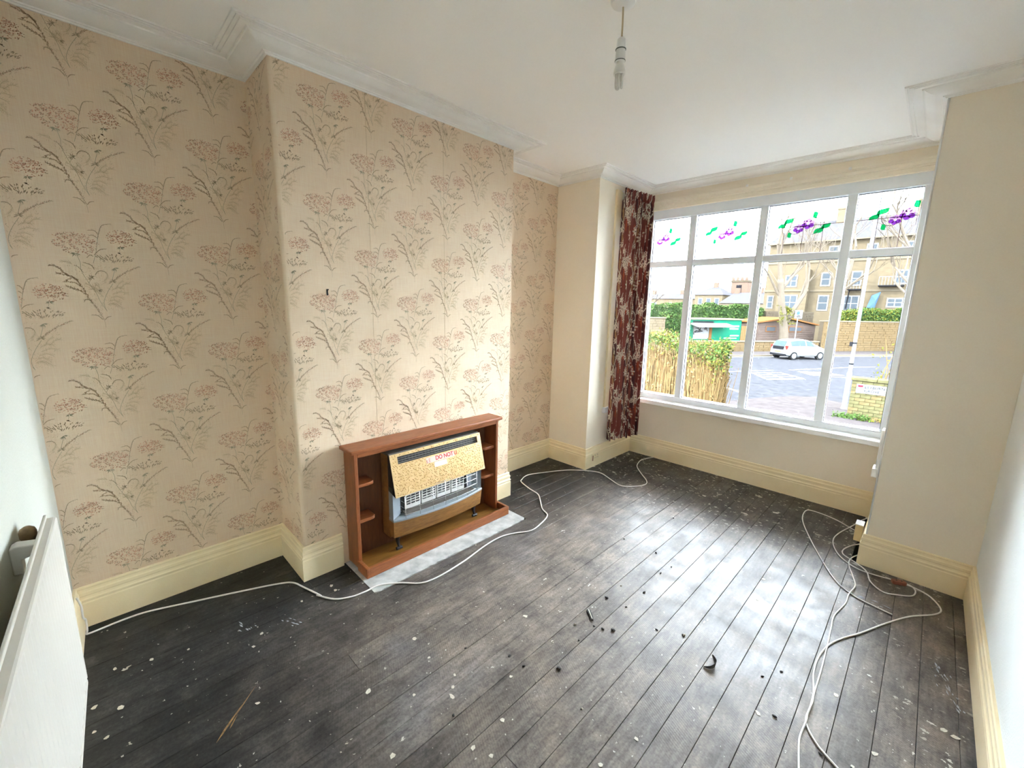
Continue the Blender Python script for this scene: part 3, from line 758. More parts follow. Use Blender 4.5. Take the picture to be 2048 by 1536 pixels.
for i in range(3):
    t = st0 + (st1 - st0) * (i + .8) / 3.4
    plate(t, t + .014, sy0, sy1, -.012, -.006, MB()).build('louvre_slat', M['heater_top'], ht)
q = MB()
for i in range(26):
    y = sy0 + (sy1 - sy0) * (i + .5) / 26; plate(st0 + .02, st1 - .01, y - .0012, y + .0012, -.009, -.007, q)
tag(q.build('louvre_divider', M['heater_top'], ht), kind='stuff')
# radiants: four slotted ceramic plates
for i in range(4):
    y0 = HY0 + .105 + i * .117; y1 = y0 + .108
    rp = hb(.4497, .462, y0, y1, .262, .440).build('radiant', M['radiant'], ht, bevel=.002)
    q = MB()
    for r_ in range(9):
        for c_ in range(3):
            yy = y0 + .008 + c_ * .033; zz = .288 + r_ * .0168
            q.box(.4615 - .44, .4624 - .44, yy - hc, yy + .027 - hc, zz - .02, zz + .0085 - .02)
    tag(q.build('slot', M['dark_metal'], rp), kind='stuff')
hb(.449, .470, HY1 - .105, HY1 - .068, .262, .440).build('thermostat_housing', M['cast_grey'], ht, bevel=.003)
hb(.449, .498, HY0 + .085, HY1 - .07, .2405, .256).build('burner_tray', M['heater_top'], ht)
gx = lambda y: .512 + .030 * (1 - ((y - hc) / hw) ** 2)
for z in (.262, .298, .334, .370, .402):
    pts = [(gx(HY0 + .07 + (HY1 - HY0 - .13) * k / 16) - .44 - (z - .262) * .06, HY0 + .07 + (HY1 - HY0 - .13) * k / 16 - hc, z - .02) for k in range(17)]
    pts = [(.455 - .44, pts[0][1], pts[0][2])] + pts + [(.455 - .44, pts[-1][1], pts[-1][2])]
    MB().tube(pts, .0016, 6).build('guard_bar', M['chrome'], ht, smooth=True)
for i in range(7):
    y = HY0 + .07 + (HY1 - HY0 - .13) * i / 6
    MB().tube([(gx(y) - .44, y - hc, .240 - .02), (gx(y) - .44, y - hc, .262 - .02), (gx(y) - .4485, y - hc, .404 - .02)], .0016, 6).build('guard_upright', M['chrome'], ht, smooth=True)
for y in (1.386, 1.989):
    q = MB()
    q.tube([(.455 - .44, y - hc, .122 - .02), (.458 - .44, y - hc - .004, .075 - .02), (.468 - .44, y - hc, .032 - .02)], [.020, .011, .007], 10)
    q.tube([(.468 - .44, y - hc - .018, .031 - .02), (.468 - .44, y - hc + .018, .031 - .02)], .0105, 14)
    q.build('foot', M['dark_metal'], ht, auto=40)
# warning tape and paper tag stuck on the hood
def hood_mtx(t, y, off):
    o_ = Vector(hoodp(t, y, off))
    nx, nz = (zt - zb_), (xb_ - xt); l = math.hypot(nx, nz)
    N_ = Vector((nx / l, 0, nz / l)); X_ = Vector((0, 1, 0)); Y_ = N_.cross(X_)
    m4 = Matrix((X_, Y_, N_)).transposed().to_4x4(); m4.translation = o_; return m4
tp = plate(.285, .425, HY0 + .238, HY0 + .455, .0042, .0050, MB()).build('warning_tape', M['tape'], ht)
text_mesh('DO NOT', .037, M['red_ink'], tp, hood_mtx(.350, HY0 + .375, .0053), 'warning_lettering', .0009, .0002, .92)
text_mesh('U', .037, M['red_ink'], tp, hood_mtx(.350, HY0 + .462, .0053), 'warning_lettering', .0005, .0002, .9)
text_mesh('E', .034, simple('pale_red_ink', srgb(206, 120, 116), .6), tp, hood_mtx(.365, HY0 + .262, .0053), 'warning_lettering', .0, .0002, .9)  # this letter in a paler red than the rest
text_mesh('S', .026, M['red_ink'], tp, hood_mtx(.385, HY0 + .243, .0053), 'warning_lettering', .0, .0002, .9)
q = MB(); plate(.440, .560, HY0 + .292, HY0 + .386, .006, .0068, q); q.build('paper_tag', M['paper'], ht)

# ------------------------------------------------------------------ radiator on the back wall
ra = math.atan(-.042)
rd = thing('radiator', 'white ribbed panel radiator on the back wall with a dulled brass air vent', 'radiator', (.80, BK(.80), .26), ra)
RL, RH = 1.75, .60
prof = []
nfl = 46
q = MB(); vs = []
front = []
for i in range(nfl * 4 + 1):
    x = RL * i / (nfl * 4); ph = i % 4
    front.append((x, .081 - (.0026 if ph in (0, 3) else 0)))
P = front + [(RL, .055), (0, .055)]
q.prism(P, .02, RH - .022); q.build('panel', M['rad_white'], rd, auto=50)
MB().box(0, RL, .052, .0825, RH - .026, RH - .006).build('top_seam', M['rad_white'], rd, bevel=.006)
MB().box(0, RL, .052, .0825, 0, .022).build('bottom_seam', M['rad_white'], rd, bevel=.006)
MB().box(-.012, .004, .050, .082, .012, RH - .012).build('end_seam', M['rad_white'], rd, bevel=.006)
MB().box(.004, RL - .01, .056, .063, RH - .006, RH + .006).build('top_rim', M['rad_white'], rd, bevel=.002)
MB().prism([(.0, .50), (.0, .575), (.012, .582), (.052, .575), (.052, .548), (.02, .54), (.02, .50)], .10, .14, axis='x').build('wall_bracket', M['white_plastic'], rd, bevel=.003)
MB().prism([(.0, .02), (.0, .10), (.052, .08), (.052, .03)], .10, .14, axis='x').build('wall_bracket', M['white_plastic'], rd, bevel=.003)
MB().lathe([(.010, 0), (.014, .004), (.018, .014), (.0185, .030), (.015, .040), (.007, .046)], .055, .028, .555, 16).build('air_vent', M['brass_old'], rd, auto=40)

# ------------------------------------------------------------------ pendant lamp
PX, PY_ = 1.633, 1.704
pd = thing('pendant_light', 'bare stick bulb hanging on a beige flex from the white ceiling rose', 'pendant light', (PX, PY_, H - .29))
MB().lathe([(.047, .29), (.047, .282), (.042, .272), (.028, .266), (.012, .262), (.004, .262)], 0, 0, 0, 28).build('ceiling_rose', M['white_plastic'], pd, auto=40)
MB().tube([(0, 0, .264), (.0015, 0, .21), (.001, .0005, .16)], .0034, 10).build('flex', simple('beige_flex', srgb(196, 176, 140), .5), pd, smooth=True)
hold = MB().lathe([(.010, .162), (.0155, .156), (.0165, .124), (.017, .122), (.0185, .088), (.0185, .084), (.012, .083)], 0, 0, 0, 24).build('lamp_holder', M['white_plastic'], pd, auto=35)
for z in (.124, .086):
    MB().lathe([(.0178, z - .0018), (.0196, z - .001), (.0196, z + .001), (.0178, z + .0018)], 0, 0, 0, 24).build('holder_ring', simple('grey_green_ring', (.16, .18, .15), .5), hold, smooth=True)
bl = MB().lathe([(.012, .083), (.0125, .076), (.016, .072), (.021, .056), (.0225, .044), (.021, .040)], 0, 0, 0, 24).build('bulb_base', M['white_plastic'], pd, auto=40)
m = NT('lamp_tube_glass'); m.base((.86, .84, .80)); m.rough(.15); m.b.inputs['Transmission Weight'].default_value = .25; M['lampglass'] = m.mat
for k in range(3):
    a = k * 2 * math.pi / 3 + .5; c_, s_ = math.cos(a), math.sin(a); R_ = .0108
    tx, ty = -s_ * .0052, c_ * .0052
    pts = [(R_ * c_ + tx, R_ * s_ + ty, .042), (R_ * c_ + tx, R_ * s_ + ty, .002)] + [(R_ * c_ + tx * math.cos(t), R_ * s_ + ty * math.cos(t), .002 - .006 * math.sin(t)) for t in [j * math.pi / 6 for j in range(1, 6)]] + [(R_ * c_ - tx, R_ * s_ - ty, .002), (R_ * c_ - tx, R_ * s_ - ty, .042)]
    MB().tube(pts, .0047, 10).build('lamp_tube', M['lampglass'], bl, smooth=True)

# ------------------------------------------------------------------ curtain
ct = thing('curtain', 'long rust brown floral curtain bunched at the left of the window', 'curtain', (.53, 3.84, .24))
NU, NV = 240, 520
CW, CH = 1.35, 2.29         # cloth width laid flat, height
A_ = np.array((.522, 3.625)); B_ = np.array((.580, 4.055)); dirv = (B_ - A_); Lc = np.hypot(*dirv); dirv /= Lc; nrm = np.array((dirv[1], -dirv[0]))
U_, V_ = np.meshgrid(np.linspace(0, 1, NU), np.linspace(0, 1, NV))
zc = .240 + CH * V_
head = np.clip((V_ - .955) / .03, 0, 1); head = head * head * (3 - 2 * head)
ph = 2 * np.pi * (6.4 * U_ + .25 * np.sin(7 * U_ + 1.2) + .07 * np.sin(3 * V_ + 9 * U_))
fold = .036 * np.sin(ph) + .010 * np.sin(2.1 * ph + 1.0 + 1.5 * V_)
pleat = .012 * np.sin(2 * np.pi * 17 * U_) + .006 * np.sin(2 * np.pi * 6.4 * U_)
out = fold * (1 - head) * (.78 + .22 * (1 - V_)) + pleat * head + .012 * head
waist = 1 - .04 * np.sin(np.pi * V_)
al = (U_ - .5) * waist * Lc + .5 * Lc + .010 * np.cos(ph) * (1 - head)
px = A_[0] + dirv[0] * al + nrm[0] * out; py = A_[1] + dirv[1] * al + nrm[1] * out
px = np.maximum(px, XN + .036)
zc = zc + .006 * np.sin(2 * np.pi * 3 * U_) * (1 - V_) + .004 * np.sin(2 * np.pi * 17 * U_) * (V_ > .995)
# print in flat cloth coordinates (metres)
fu = U_ * CW; fv = V_ * CH
rust, dark, cream, orange, gold_ = (np.array(srgb(*c)) for c in ((126, 62, 54), (82, 42, 44), (236, 224, 204), (170, 84, 56), (160, 118, 84)))
colr = np.empty(U_.shape + (3,)); colr[:] = rust
rs = np.random.RandomState(5)
band = (np.sin(fu * 27 + 1.3 * np.sin(fv * 3)) > .62); colr[band] = dark
rep = .43; rw = .46
def tile(du, dv):
    a = (fu - du + rw / 2) % rw - rw / 2
    rowi = np.floor((fv - dv + rep / 2) / rep)
    b = (fv - dv + rep / 2) % rep - rep / 2
    return a, b
for k in range(13):                         # grass blades: thin pale arcs
    du, dv = rs.uniform(0, rw), rs.uniform(0, rep); a, b = tile(du, dv)
    cur = rs.uniform(-3.2, 3.2); sl_ = rs.uniform(-.5, .5); ln = rs.uniform(.08, .16)
    msk = (np.abs(a - sl_ * b - cur * b * b) < .0042) & (np.abs(b) < ln); colr[msk] = cream * .8
for k in range(9):
    du, dv = rs.uniform(0, rw), rs.uniform(0, rep); a, b = tile(du, dv)
    msk = ((a / .011) ** 2 + ((b - 2 * a) / .05) ** 2) < 1; colr[msk] = orange if k % 2 else gold_
for k in range(17):                         # ragged flower heads
    du, dv = rs.uniform(0, rw), rs.uniform(0, rep); a, b = tile(du, dv)
    r_ = np.hypot(a, b); th = np.arctan2(b, a); R_ = rs.uniform(.026, .052)
    pet = R_ * (.72 + .28 * np.cos(7 * th + k))
    msk = r_ < pet; colr[msk] = cream
    msk = (r_ < pet * .92) & (np.sin(a * 520 + k) * np.sin(b * 480 + 2 * k) > .35); colr[msk] = rust * .9
    msk = r_ < R_ * .16; colr[msk] = dark
vs = np.stack([px - .53, py - 3.84, zc - .24], -1).reshape(-1, 3)
idx = np.arange(NU * NV).reshape(NV, NU)
quads = np.stack([idx[:-1, :-1], idx[:-1, 1:], idx[1:, 1:], idx[1:, :-1]], -1).reshape(-1, 4)
me = bpy.data.meshes.new('cloth'); me.from_pydata(vs.tolist(), [], quads.tolist())
ca = me.color_attributes.new('print', 'FLOAT_COLOR', 'POINT'); ca.data.foreach_set('color', np.concatenate([colr.reshape(-1, 3), np.ones((NU * NV, 1))], 1).astype(np.float32).ravel())
me.polygons.foreach_set('use_smooth', [True] * len(quads)); me.materials.append(M['curtain'])
co = bpy.data.objects.new('cloth', me); COL.objects.link(co); co.parent = ct
sm = co.modifiers.new('thickness', 'SOLIDIFY'); sm.thickness = .0016
q = MB(); q.tube([(A_[0] - .53 - .006, A_[1] - 3.84 - .01, 2.262), (B_[0] - .53 - .02, B_[1] - 3.84 + .06, 2.262)], .005, 8); q.build('track', M['white_plastic'], ct)

# ------------------------------------------------------------------ sockets, cables
so = thing('wall_socket', 'cream painted socket plate with a red brown stain on the left return skirting', 'socket', (XN + .0205, 3.50, .10))
MB().box(0, .007, -.058, .058, -.035, .035).build('plate', M['skirting'], so, bevel=.003)
for yy in (-.012, .03):
    q = MB()
    q.box(.0068, .0078, yy - .003, yy + .003, .010, .020).box(.0068, .0078, yy - .012, yy - .006, -.014, -.008).box(.0068, .0078, yy + .006, yy + .012, -.014, -.008); q.build('socket_holes', simple('dusty_grey', (.33, .31, .28), .8), so)
MB().box(.0068, .0085, -.052, -.040, -.034, .018).build('stain', simple('red_brown_stain', srgb(132, 72, 54), .7), so, bevel=.002)
s2 = thing('wall_socket', 'boxed yellowed socket on the right return skirting above the tangled cable', 'socket', (XR - .0205, 3.50, .14))
MB().box(-.040, 0, -.034, .045, -.052, .055).build('back_box', M['cream_plastic'], s2, bevel=.004)
MB().box(-.042, .0, -.036, .047, .055, .060).build('lid', M['white_plastic'], s2, bevel=.002)
def cable(name, label, pts2, r=.0036, lift=None, group=None):
    pts = []
    for i, p in enumerate(pts2):
        z = r + .0008
        if lift and i in lift: z = lift[i]
        pts.append((p[0], p[1], z))
    sp = smooth_path(pts, 6); b = sp[0]
    return tag(MB().tube(sp, r, 8).build(name, M['cable'], smooth=True), label, 'cable', group)
cl = list(CABLE_LONG)
cable('floor_cable', 'long white cable running from the radiator past the hearth to the window', cl, .0042)
# its tail climbs the corner of the skirting behind the radiator
x0, y0 = cl[0]
tail = smooth_path([(x0, y0, .0045), (x0 - .02, y0 + .004, .012), (x0 - .045, .028 + BK(.1), .05), (.085, .026 + BK(.1), .085), (.10, .025 + BK(.1), .11), (.09, .025 + BK(.1), .15), (.10, .017 + BK(.1), .20)], 6)
tag(MB().tube(tail, .004, 8).build('pinned_cable', M['cable'], smooth=True), 'short white cable tail pinned up the skirting corner behind the radiator', 'cable')
cable('tangled_cable', 'white cable looping from the right socket wall to the brown connector', CABLE_A, .0034, {0: .03})
cable('tangled_cable', 'white cable in a long narrow loop ending cut on the open floor', CABLE_B, .0034, {0: .08, 1: .04})
cable('tangled_cable', 'white cable curling in a small loop back to the brown connector', CABLE_C, .0034, {5: .009, 6: .008})
cable('tangled_cable', 'white cable leaving the socket straight towards the camera, left strand', CABLE_D, .0034, {4: .010, 5: .010, 12: .010, 13: .011, 14: .010})
cable('tangled_cable', 'white cable from the brown connector sweeping wide round to the camera, right strand', CABLE_E, .0036, {})
cn = thing('cable_connector', 'small brown plastic in-line cable connector by the right skirting', 'connector', (CONNECTOR[0][0] * .5 + CONNECTOR[1][0] * .5, CONNECTOR[0][1] * .5 + CONNECTOR[1][1] * .5, 0), math.atan2(CONNECTOR[1][1] - CONNECTOR[0][1], CONNECTOR[1][0] - CONNECTOR[0][0]))
MB().prism([(-.033, -.010), (-.026, -.015), (.026, -.015), (.033, -.010), (.033, .010), (.026, .015), (-.026, .015), (-.033, .010)], .001, .021).build('body', M['brown_plastic'], cn, bevel=.003)
MB().tube([(-.012, 0, .021), (-.012, 0, .0225)], .004, 10).tube([(.012, 0, .021), (.012, 0, .0225)], .004, 10).build('screw', M['dark_metal'], cn)

# ------------------------------------------------------------------ debris on the boards
def area(x, y):
    if x < 1.25 and y < 1.05: return 'in the dark corner by the radiator'
    if x < 1.45: return 'on the boards before the hearth'
    if x > 2.3: return 'on the right boards by the tangled cables'
    if y > 2.3: return 'on the boards towards the bay'
    if y > 1.65: return 'on the boards in the middle of the floor'
    return 'on the boards nearest the camera'
M['crumb'] = simple('dark_grit', (.035, .032, .028), .8, var=.4, scale=200)
M['crumb2'] = simple('plaster_grit', (.30, .27, .21), .85, var=.3, scale=200)
M['chip'] = simple('flaked_cream_paint', (.56, .52, .43), .7, var=.15, scale=90)
for i, (x, y) in enumerate(DEBRIS):
    q = MB(); R_ = rnd.uniform(.0035, .0065) * (1 + .5 * (i % 5 == 1)); vs = []; a0 = rnd.uniform(0, 6.28)
    n = 6
    for zz, s_ in ((0, .8), (.35, 1.0), (.8, .55)):
        for k in range(n):
            t = a0 + k * 2 * math.pi / n; rr = R_ * s_ * rnd.uniform(.7, 1.15)
            vs.append((rr * math.cos(t) * 1.5, rr * math.sin(t), .0006 + zz * R_ * 1.1))
    fs2 = [tuple(range(n))[::-1], tuple(range(2 * n, 3 * n))] + [(l * n + k, l * n + (k + 1) % n, (l + 1) * n + (k + 1) % n, (l + 1) * n + k) for l in range(2) for k in range(n)]
    q.add(vs, fs2); o = q.build('debris_crumb', M['crumb'] if i % 4 else M['crumb2']); o.location = (x, y, 0); o.rotation_euler = (0, 0, rnd.uniform(0, 6))
    kd = 'dark grit' if i % 4 else 'pale plaster'
    tag(o, 'small loose crumb of %s %s' % (kd, area(x, y)), 'debris', '%s crumbs %s' % (kd, area(x, y)))
for i, (x, y) in enumerate(CHIPS):
    q = MB(); n = rnd.randint(5, 8); R_ = rnd.uniform(.006, .012)
    P = [(R_ * rnd.uniform(.5, 1.1) * math.cos(k * 6.283 / n) * 1.3, R_ * rnd.uniform(.5, 1.1) * math.sin(k * 6.283 / n)) for k in range(n)]
    q.prism(P, .0006, .0016); o = q.build('paint_flake', M['chip']); o.location = (x, y, 0); o.rotation_euler = (0, 0, rnd.uniform(0, 6))
    tag(o, 'thin cream flake of old paint ' + area(x, y), 'paint flake', 'paint flakes ' + area(x, y))
sx_, sy_ = (STICK[0][0] + STICK[1][0]) / 2, (STICK[0][1] + STICK[1][1]) / 2
sa = math.atan2(STICK[1][1] - STICK[0][1], STICK[1][0] - STICK[0][0])
sk_ = thing('gripper_scrap', 'short black and white splintered scrap lying mid floor', 'debris', (sx_, sy_, 0), sa)
MB().prism([(-.036, -.008), (-.02, -.010), (.01, -.007), (.034, -.009), (.037, .004), (.015, .009), (-.03, .008)], .0006, .007).build('core', M['crumb'], sk_, bevel=.001)
MB().prism([(-.034, -.002), (.03, -.003), (.032, .001), (-.03, .002)], .0068, .0085).build('white_splinter', M['chip'], sk_)
cu_ = thing('curled_shaving', 'dark curled shaving with a pale edge standing on the right boards', 'debris', (2.132, 1.925, 0), 0)
pts = smooth_path([(-.015, .05, .002), (.005, .02, .012), (.018, -.01, .018), (.006, -.035, .010), (-.018, -.045, .003)], 5)
q = MB()
for i in range(len(pts) - 1):
    a, b = pts[i], pts[i + 1]; wv_ = .010 * math.sin(math.pi * (i + .5) / len(pts)) + .002
    q.add([(a.x, a.y, .001), (b.x, b.y, .001), (b.x + .004, b.y, b.z + wv_), (a.x + .004, a.y, a.z + wv_)], [(0, 1, 2, 3)])
ob = q.build('shaving', M['crumb'], cu_); s_ = ob.modifiers.new('thickness', 'SOLIDIFY'); s_.thickness = .0012

# bare wood scratch and dried smears on the boards
q = MB()
for (xa, ya, xb, yb, w_) in ((1.055, .33, .955, .43, .007), (.985, .405, .90, .49, .003), (1.03, .375, .985, .41, .004)):
    d = Vector((xb - xa, yb - ya)); n_ = Vector((-d.y, d.x)).normalized() * w_
    P = [(xa, ya), (xa + d.x * .3 + n_.x * .6, ya + d.y * .3 + n_.y * .6), (xa + d.x * .6 + n_.x * .5, ya + d.y * .6 + n_.y * .5), (xb, yb), (xa + d.x * .55 - n_.x * .4, ya + d.y * .55 - n_.y * .4), (xa + d.x * .25 - n_.x * .5, ya + d.y * .25 - n_.y * .5)]
    q.prism(P, -.0004, .0009)
tag(q.build('bare_wood_scratch', simple('bare_pine', srgb(138, 106, 66), .7, var=.4, scale=60), fl), 'pale bare wood scratch')
M['smear'] = simple('dried_grey_white_smear', (.40, .42, .46), .8, var=.3, scale=50)
for (cx_, cy_, l, w_, a, k_) in ((2.862, 2.50, .26, .03, 1.85, 22), (2.575, 2.965, .13, .022, .0, 14), (.62, .70, .10, .02, .5, 8), (.50, .55, .10, .03, .3, 9)):
    q = MB()
    for i in range(k_):
        u = rnd.uniform(-.5, .5) * l; v_ = rnd.gauss(0, w_ * .5) * (1.3 - abs(u) / l * 1.6); s2_ = rnd.uniform(.01, .035); t_ = rnd.uniform(.0012, .004); ca_, sa_ = math.cos(a), math.sin(a)
        pp = [(u, v_), (u + s2_ * .5, v_ + t_), (u + s2_, v_ + rnd.uniform(-t_, t_)), (u + s2_ * .5, v_ - t_)]
        q.prism([(cx_ + x * ca_ - y * sa_, cy_ + x * sa_ + y * ca_) for x, y in pp], -.0003, .0008)
    tag(q.build('dried_smear', M['smear'], fl), 'dried grey white smear', kind='stuff')

# ------------------------------------------------------------------ the street outside
GZ = -2.0
RA = math.atan2(.8305, .557)
RO = Vector((-9.1, 38.7, GZ)); Rt = Vector((.557, .8305, 0)); Rn = Vector((-.8305, .557, 0))
rf = lambda s, o, z=0: tuple(RO + Rt * s + Rn * o + Vector((0, 0, z)))
K = .18     # outdoor colours darkened so the strong sky light does not wash out the street
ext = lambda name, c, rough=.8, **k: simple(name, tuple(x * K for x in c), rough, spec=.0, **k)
E_ = {}
E_['asphalt'] = ext('asphalt', (.088, .088, .098), .85, var=.25, scale=3, bump=.3, bscale=40)
E_['paving'] = ext('paving', (.118, .102, .100), .9, var=.2, scale=4)
E_['paint'] = ext('road_paint', (.5, .5, .49), .7, var=.15, scale=10)
E_['yellow'] = ext('yellow_road_paint', (.42, .34, .14), .7)
E_['stone'] = ext('warm_stone_wall', (.24, .165, .085), .9, var=.35, scale=6, stretch=(1, 1, 3), bump=.6, bscale=8)
E_['stone_dark'] = ext('dark_garden_stone', (.15, .12, .085), .9, var=.35, scale=5, stretch=(1, 1, 3), bump=.6, bscale=8)  # darker stone for wall cores, the garden wall and the tower cornice
E_['sandstone'] = ext('sandstone_facade', (.235, .185, .12), .9, var=.18, scale=2, stretch=(1, 1, 2.5), bump=.3, bscale=6)
E_['sandstone_trim'] = ext('sandstone_trim', (.27, .22, .155), .9, var=.1, scale=2)
E_['slate'] = ext('slate_roof', (.12, .115, .125), .7, var=.25, scale=5)
E_['brick_far'] = ext('dull_brick', (.24, .165, .125), .9, var=.2)
E_['winframe'] = ext('white_window_timber', (.45, .45, .45), .5)
E_['winglass'] = ext('street_window_glass', (.12, .14, .16), .15)
E_['green'] = ext('green_kiosk_paint', (.018, .25, .145), .6, var=.12, scale=2)
E_['white'] = ext('white_paint_outdoor', (.46, .46, .46), .6)
E_['dark'] = ext('dark_outdoor', (.03, .03, .035), .6)
E_['cabin'] = ext('weathered_cladding', (.205, .15, .125), .85, var=.2, scale=5)
E_['orange'] = ext('orange_stain_trim', (.34, .15, .055), .7)
E_['tan'] = ext('tan_fence_board', (.30, .19, .085), .8)
E_['bark'] = ext('bare_bark', (.24, .195, .15), .9, var=.25, scale=12)
E_['leaf'] = ext('hedge_leaf', (.105, .185, .05), .7, var=.4, scale=20)
E_['leaf_dark'] = ext('dark_hedge_green', (.05, .095, .035), .8, var=.3, scale=6)  # darker green for hedge cores and some of the leaves
E_['leaf_yellow'] = ext('yellow_green_leaf', (.25, .25, .045), .7, var=.3, scale=20)
E_['stick'] = ext('tan_hedge_stem', (.34, .225, .10), .85, var=.35, scale=9)
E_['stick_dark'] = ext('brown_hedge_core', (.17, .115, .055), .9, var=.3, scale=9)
E_['post'] = ext('galvanised_post', (.34, .36, .40), .5, var=.06)
E_['sign_brick'] = ext('lichen_wall_block', (.19, .175, .085), .9, var=.3, scale=9)
E_['sign_brick2'] = ext('lichen_wall_block_warm', (.235, .185, .09), .9, var=.3, scale=9)
E_['mortar'] = ext('old_mortar', (.075, .068, .05), .95)
E_['car'] = ext('white_car_paint', (.40, .42, .44), .3, var=.02)
E_['carglass'] = ext('car_glass', (.10, .14, .17), .1)
E_['tyre'] = ext('tyre', (.03, .03, .03), .8)
E_['hub'] = ext('wheel_trim', (.25, .25, .26), .4)
E_['taillight'] = ext('tail_light', (.25, .05, .04), .3)
E_['sign_white'] = ext('sign_white', (.42, .43, .46), .5, var=.02)
E_['sign_red'] = ext('sign_red', (.36, .03, .06), .5, var=.02)
E_['sign_ink'] = ext('sign_ink', (.03, .03, .03), .6)
E_['blue'] = ext('blue_sheet', (.10, .18, .30), .6)

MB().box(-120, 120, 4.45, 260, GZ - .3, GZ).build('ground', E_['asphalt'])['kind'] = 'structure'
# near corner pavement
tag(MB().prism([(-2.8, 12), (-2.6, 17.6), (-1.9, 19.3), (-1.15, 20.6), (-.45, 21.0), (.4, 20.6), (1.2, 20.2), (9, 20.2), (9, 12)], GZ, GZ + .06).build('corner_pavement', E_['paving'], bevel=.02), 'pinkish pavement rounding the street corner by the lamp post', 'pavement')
def rthing(name, label, cat, s, o, z=0, group=None, turn=0):
    return thing(name, label, cat, rf(s, o, z), RA + turn, group)
far = rthing('far_pavement', 'strip of pavement along the far side of the road', 'pavement', 0, 0)
MB().box(-40, 50, -2.7, -.08, 0, .08).build('slab', E_['paving'], far)
MB().box(-40, 50, -2.85, -2.7, 0, .09).build('kerb', E_['sandstone_trim'], far)
# road markings
def marking(label, s, o, polys, mat='paint', group='white road markings'):
    t = rthing('road_marking', label, 'road marking', s, o)
    q = MB()
    for p in polys: q.prism(p, .001, .006)
    return q.build('paint', E_[mat], t)
def seg(a, b, w=.10):
    a, b = Vector(a), Vector(b); d = (b - a).normalized(); n_ = Vector((-d.y, d.x)) * w / 2
    return [tuple(a + n_), tuple(b + n_), tuple(b - n_), tuple(a - n_)]
def boxgrid(c, label):
    c = [Vector(p) for p in c]; L = []
    lerp = lambda a, b, t: a + (b - a) * t
    for t in (0, .36, .68, 1): L.append(seg(lerp(c[0], c[3], t), lerp(c[1], c[2], t), .13))
    for t in (0, .5, 1): L.append(seg(lerp(c[0], c[1], t), lerp(c[3], c[2], t), .13))
    marking(label, 0, 0, L)
boxgrid([(-7.3, -10.5), (-5.5, -10.6), (-5.9, -12.5), (-8.2, -12.5)], 'white gridded box painted on the road nearer the hedge')
boxgrid([(-3.96, -10.3), (-2.6, -10.6), (-2.5, -11.8), (-4.4, -11.6)], 'white gridded box painted on the road nearer the lamp post')
marking('thin white line painted along the road between hedge and car', 0, 0, [seg((-8.8, -10.05), (-5.2, -9.65), .14)])
marking('long white line on the road passing behind the lamp post', 0, 0, [seg((-4.0, -9.7), (1.25, -8.9), .14), seg((1.25, -8.9), (3.4, -8.8), .12)])
marking('white line crossing the road in front of the lamp post', 0, 0, [seg((-4.4, -12.1), (-2.9, -12.4), .12), seg((-6.0, -12.7), (-8.3, -12.7), .12)])
marking('white give way line on the side road by the hedge', 0, 0, [seg((-12.0, -14.2), (-12.2, -15.6), .16)])
marking('pale kerbside line along the far edge of the road', 0, 0, [seg((-30, -3.2), (40, -3.2), .22)], 'paint')

# ---- far side walls
def stone_wall(label, s0, s1, z1, o=0, th=.4, cope=True, mat='stone', rows=None):
    t = rthing('stone_wall', label, 'wall', s0, o)
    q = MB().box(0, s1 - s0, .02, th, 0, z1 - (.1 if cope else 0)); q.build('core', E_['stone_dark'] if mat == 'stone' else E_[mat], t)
    R_ = random.Random(int(s0 * 10)); h = .21; q = MB(); z = .0; i = 0
    while z < z1 - .12:
        hh = min(h * R_.uniform(.8, 1.15), z1 - .1 - z); x = -R_.uniform(0, .3)
        while x < s1 - s0:
            l = R_.uniform(.35, .8); a, b = max(x, 0), min(x + l, s1 - s0)
            if b - a > .06: q.box(a + .012, b - .012, -R_.uniform(0, .03), .03, z + .01, z + hh - .01)
            x += l
        z += hh
    tag(q.build('stones', E_[mat], t), kind='stuff')
    if cope: MB().box(-.03, s1 - s0 + .03, -.06, th + .05, z1 - .1, z1).build('coping', E_['sandstone_trim'], t, bevel=.02)
    return t
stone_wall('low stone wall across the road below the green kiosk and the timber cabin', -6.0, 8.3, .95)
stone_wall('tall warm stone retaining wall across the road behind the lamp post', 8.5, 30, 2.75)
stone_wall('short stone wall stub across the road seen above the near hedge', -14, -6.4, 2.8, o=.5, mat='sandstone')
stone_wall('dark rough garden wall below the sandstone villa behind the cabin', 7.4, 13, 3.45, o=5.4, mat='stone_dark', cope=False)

# ---- green kiosk
kk = rthing('green_kiosk', 'bright green kiosk with white awning across the road', 'kiosk', -3.0, 2.0)
MB().box(0, 4.95, 0, 2.2, .2, 2.62).build('body', E_['green'], kk)
MB().box(-.1, 5.05, -.12, 2.3, 2.62, 2.74).build('roof', E_['sandstone_trim'], kk)
MB().box(.15, 2.15, -.03, 0, 2.22, 2.5).build('dark_strip', E_['dark'], kk)  # dark strip across the front above the hatch
MB().prism([(-.06, 2.22), (-1.1, 2.02), (-1.1, 2.12), (-.06, 2.34)], -.1, 3.45, axis='x').build('awning', E_['white'], kk)
MB().box(.25, 1.75, -.04, 0, .95, 2.15).build('hatch_panel', E_['white'], kk)
q = MB()
R_ = random.Random(4)
for i in range(12):
    a = R_.uniform(0, 6.28); cx_, cz_ = R_.uniform(.45, 1.55), R_.uniform(1.3, 2.0); rr = R_.uniform(.12, .3)
    q.tube([(cx_ + rr * math.cos(a + t * .45), -.05, cz_ + rr * .7 * math.sin(a + t * .45)) for t in range(7)], .03, 5)
q.build('hatch_drawing', E_['dark'], kk)
MB().box(1.8, 2.05, -.05, 0, .4, 2.1).build('door_frame', E_['orange'], kk)
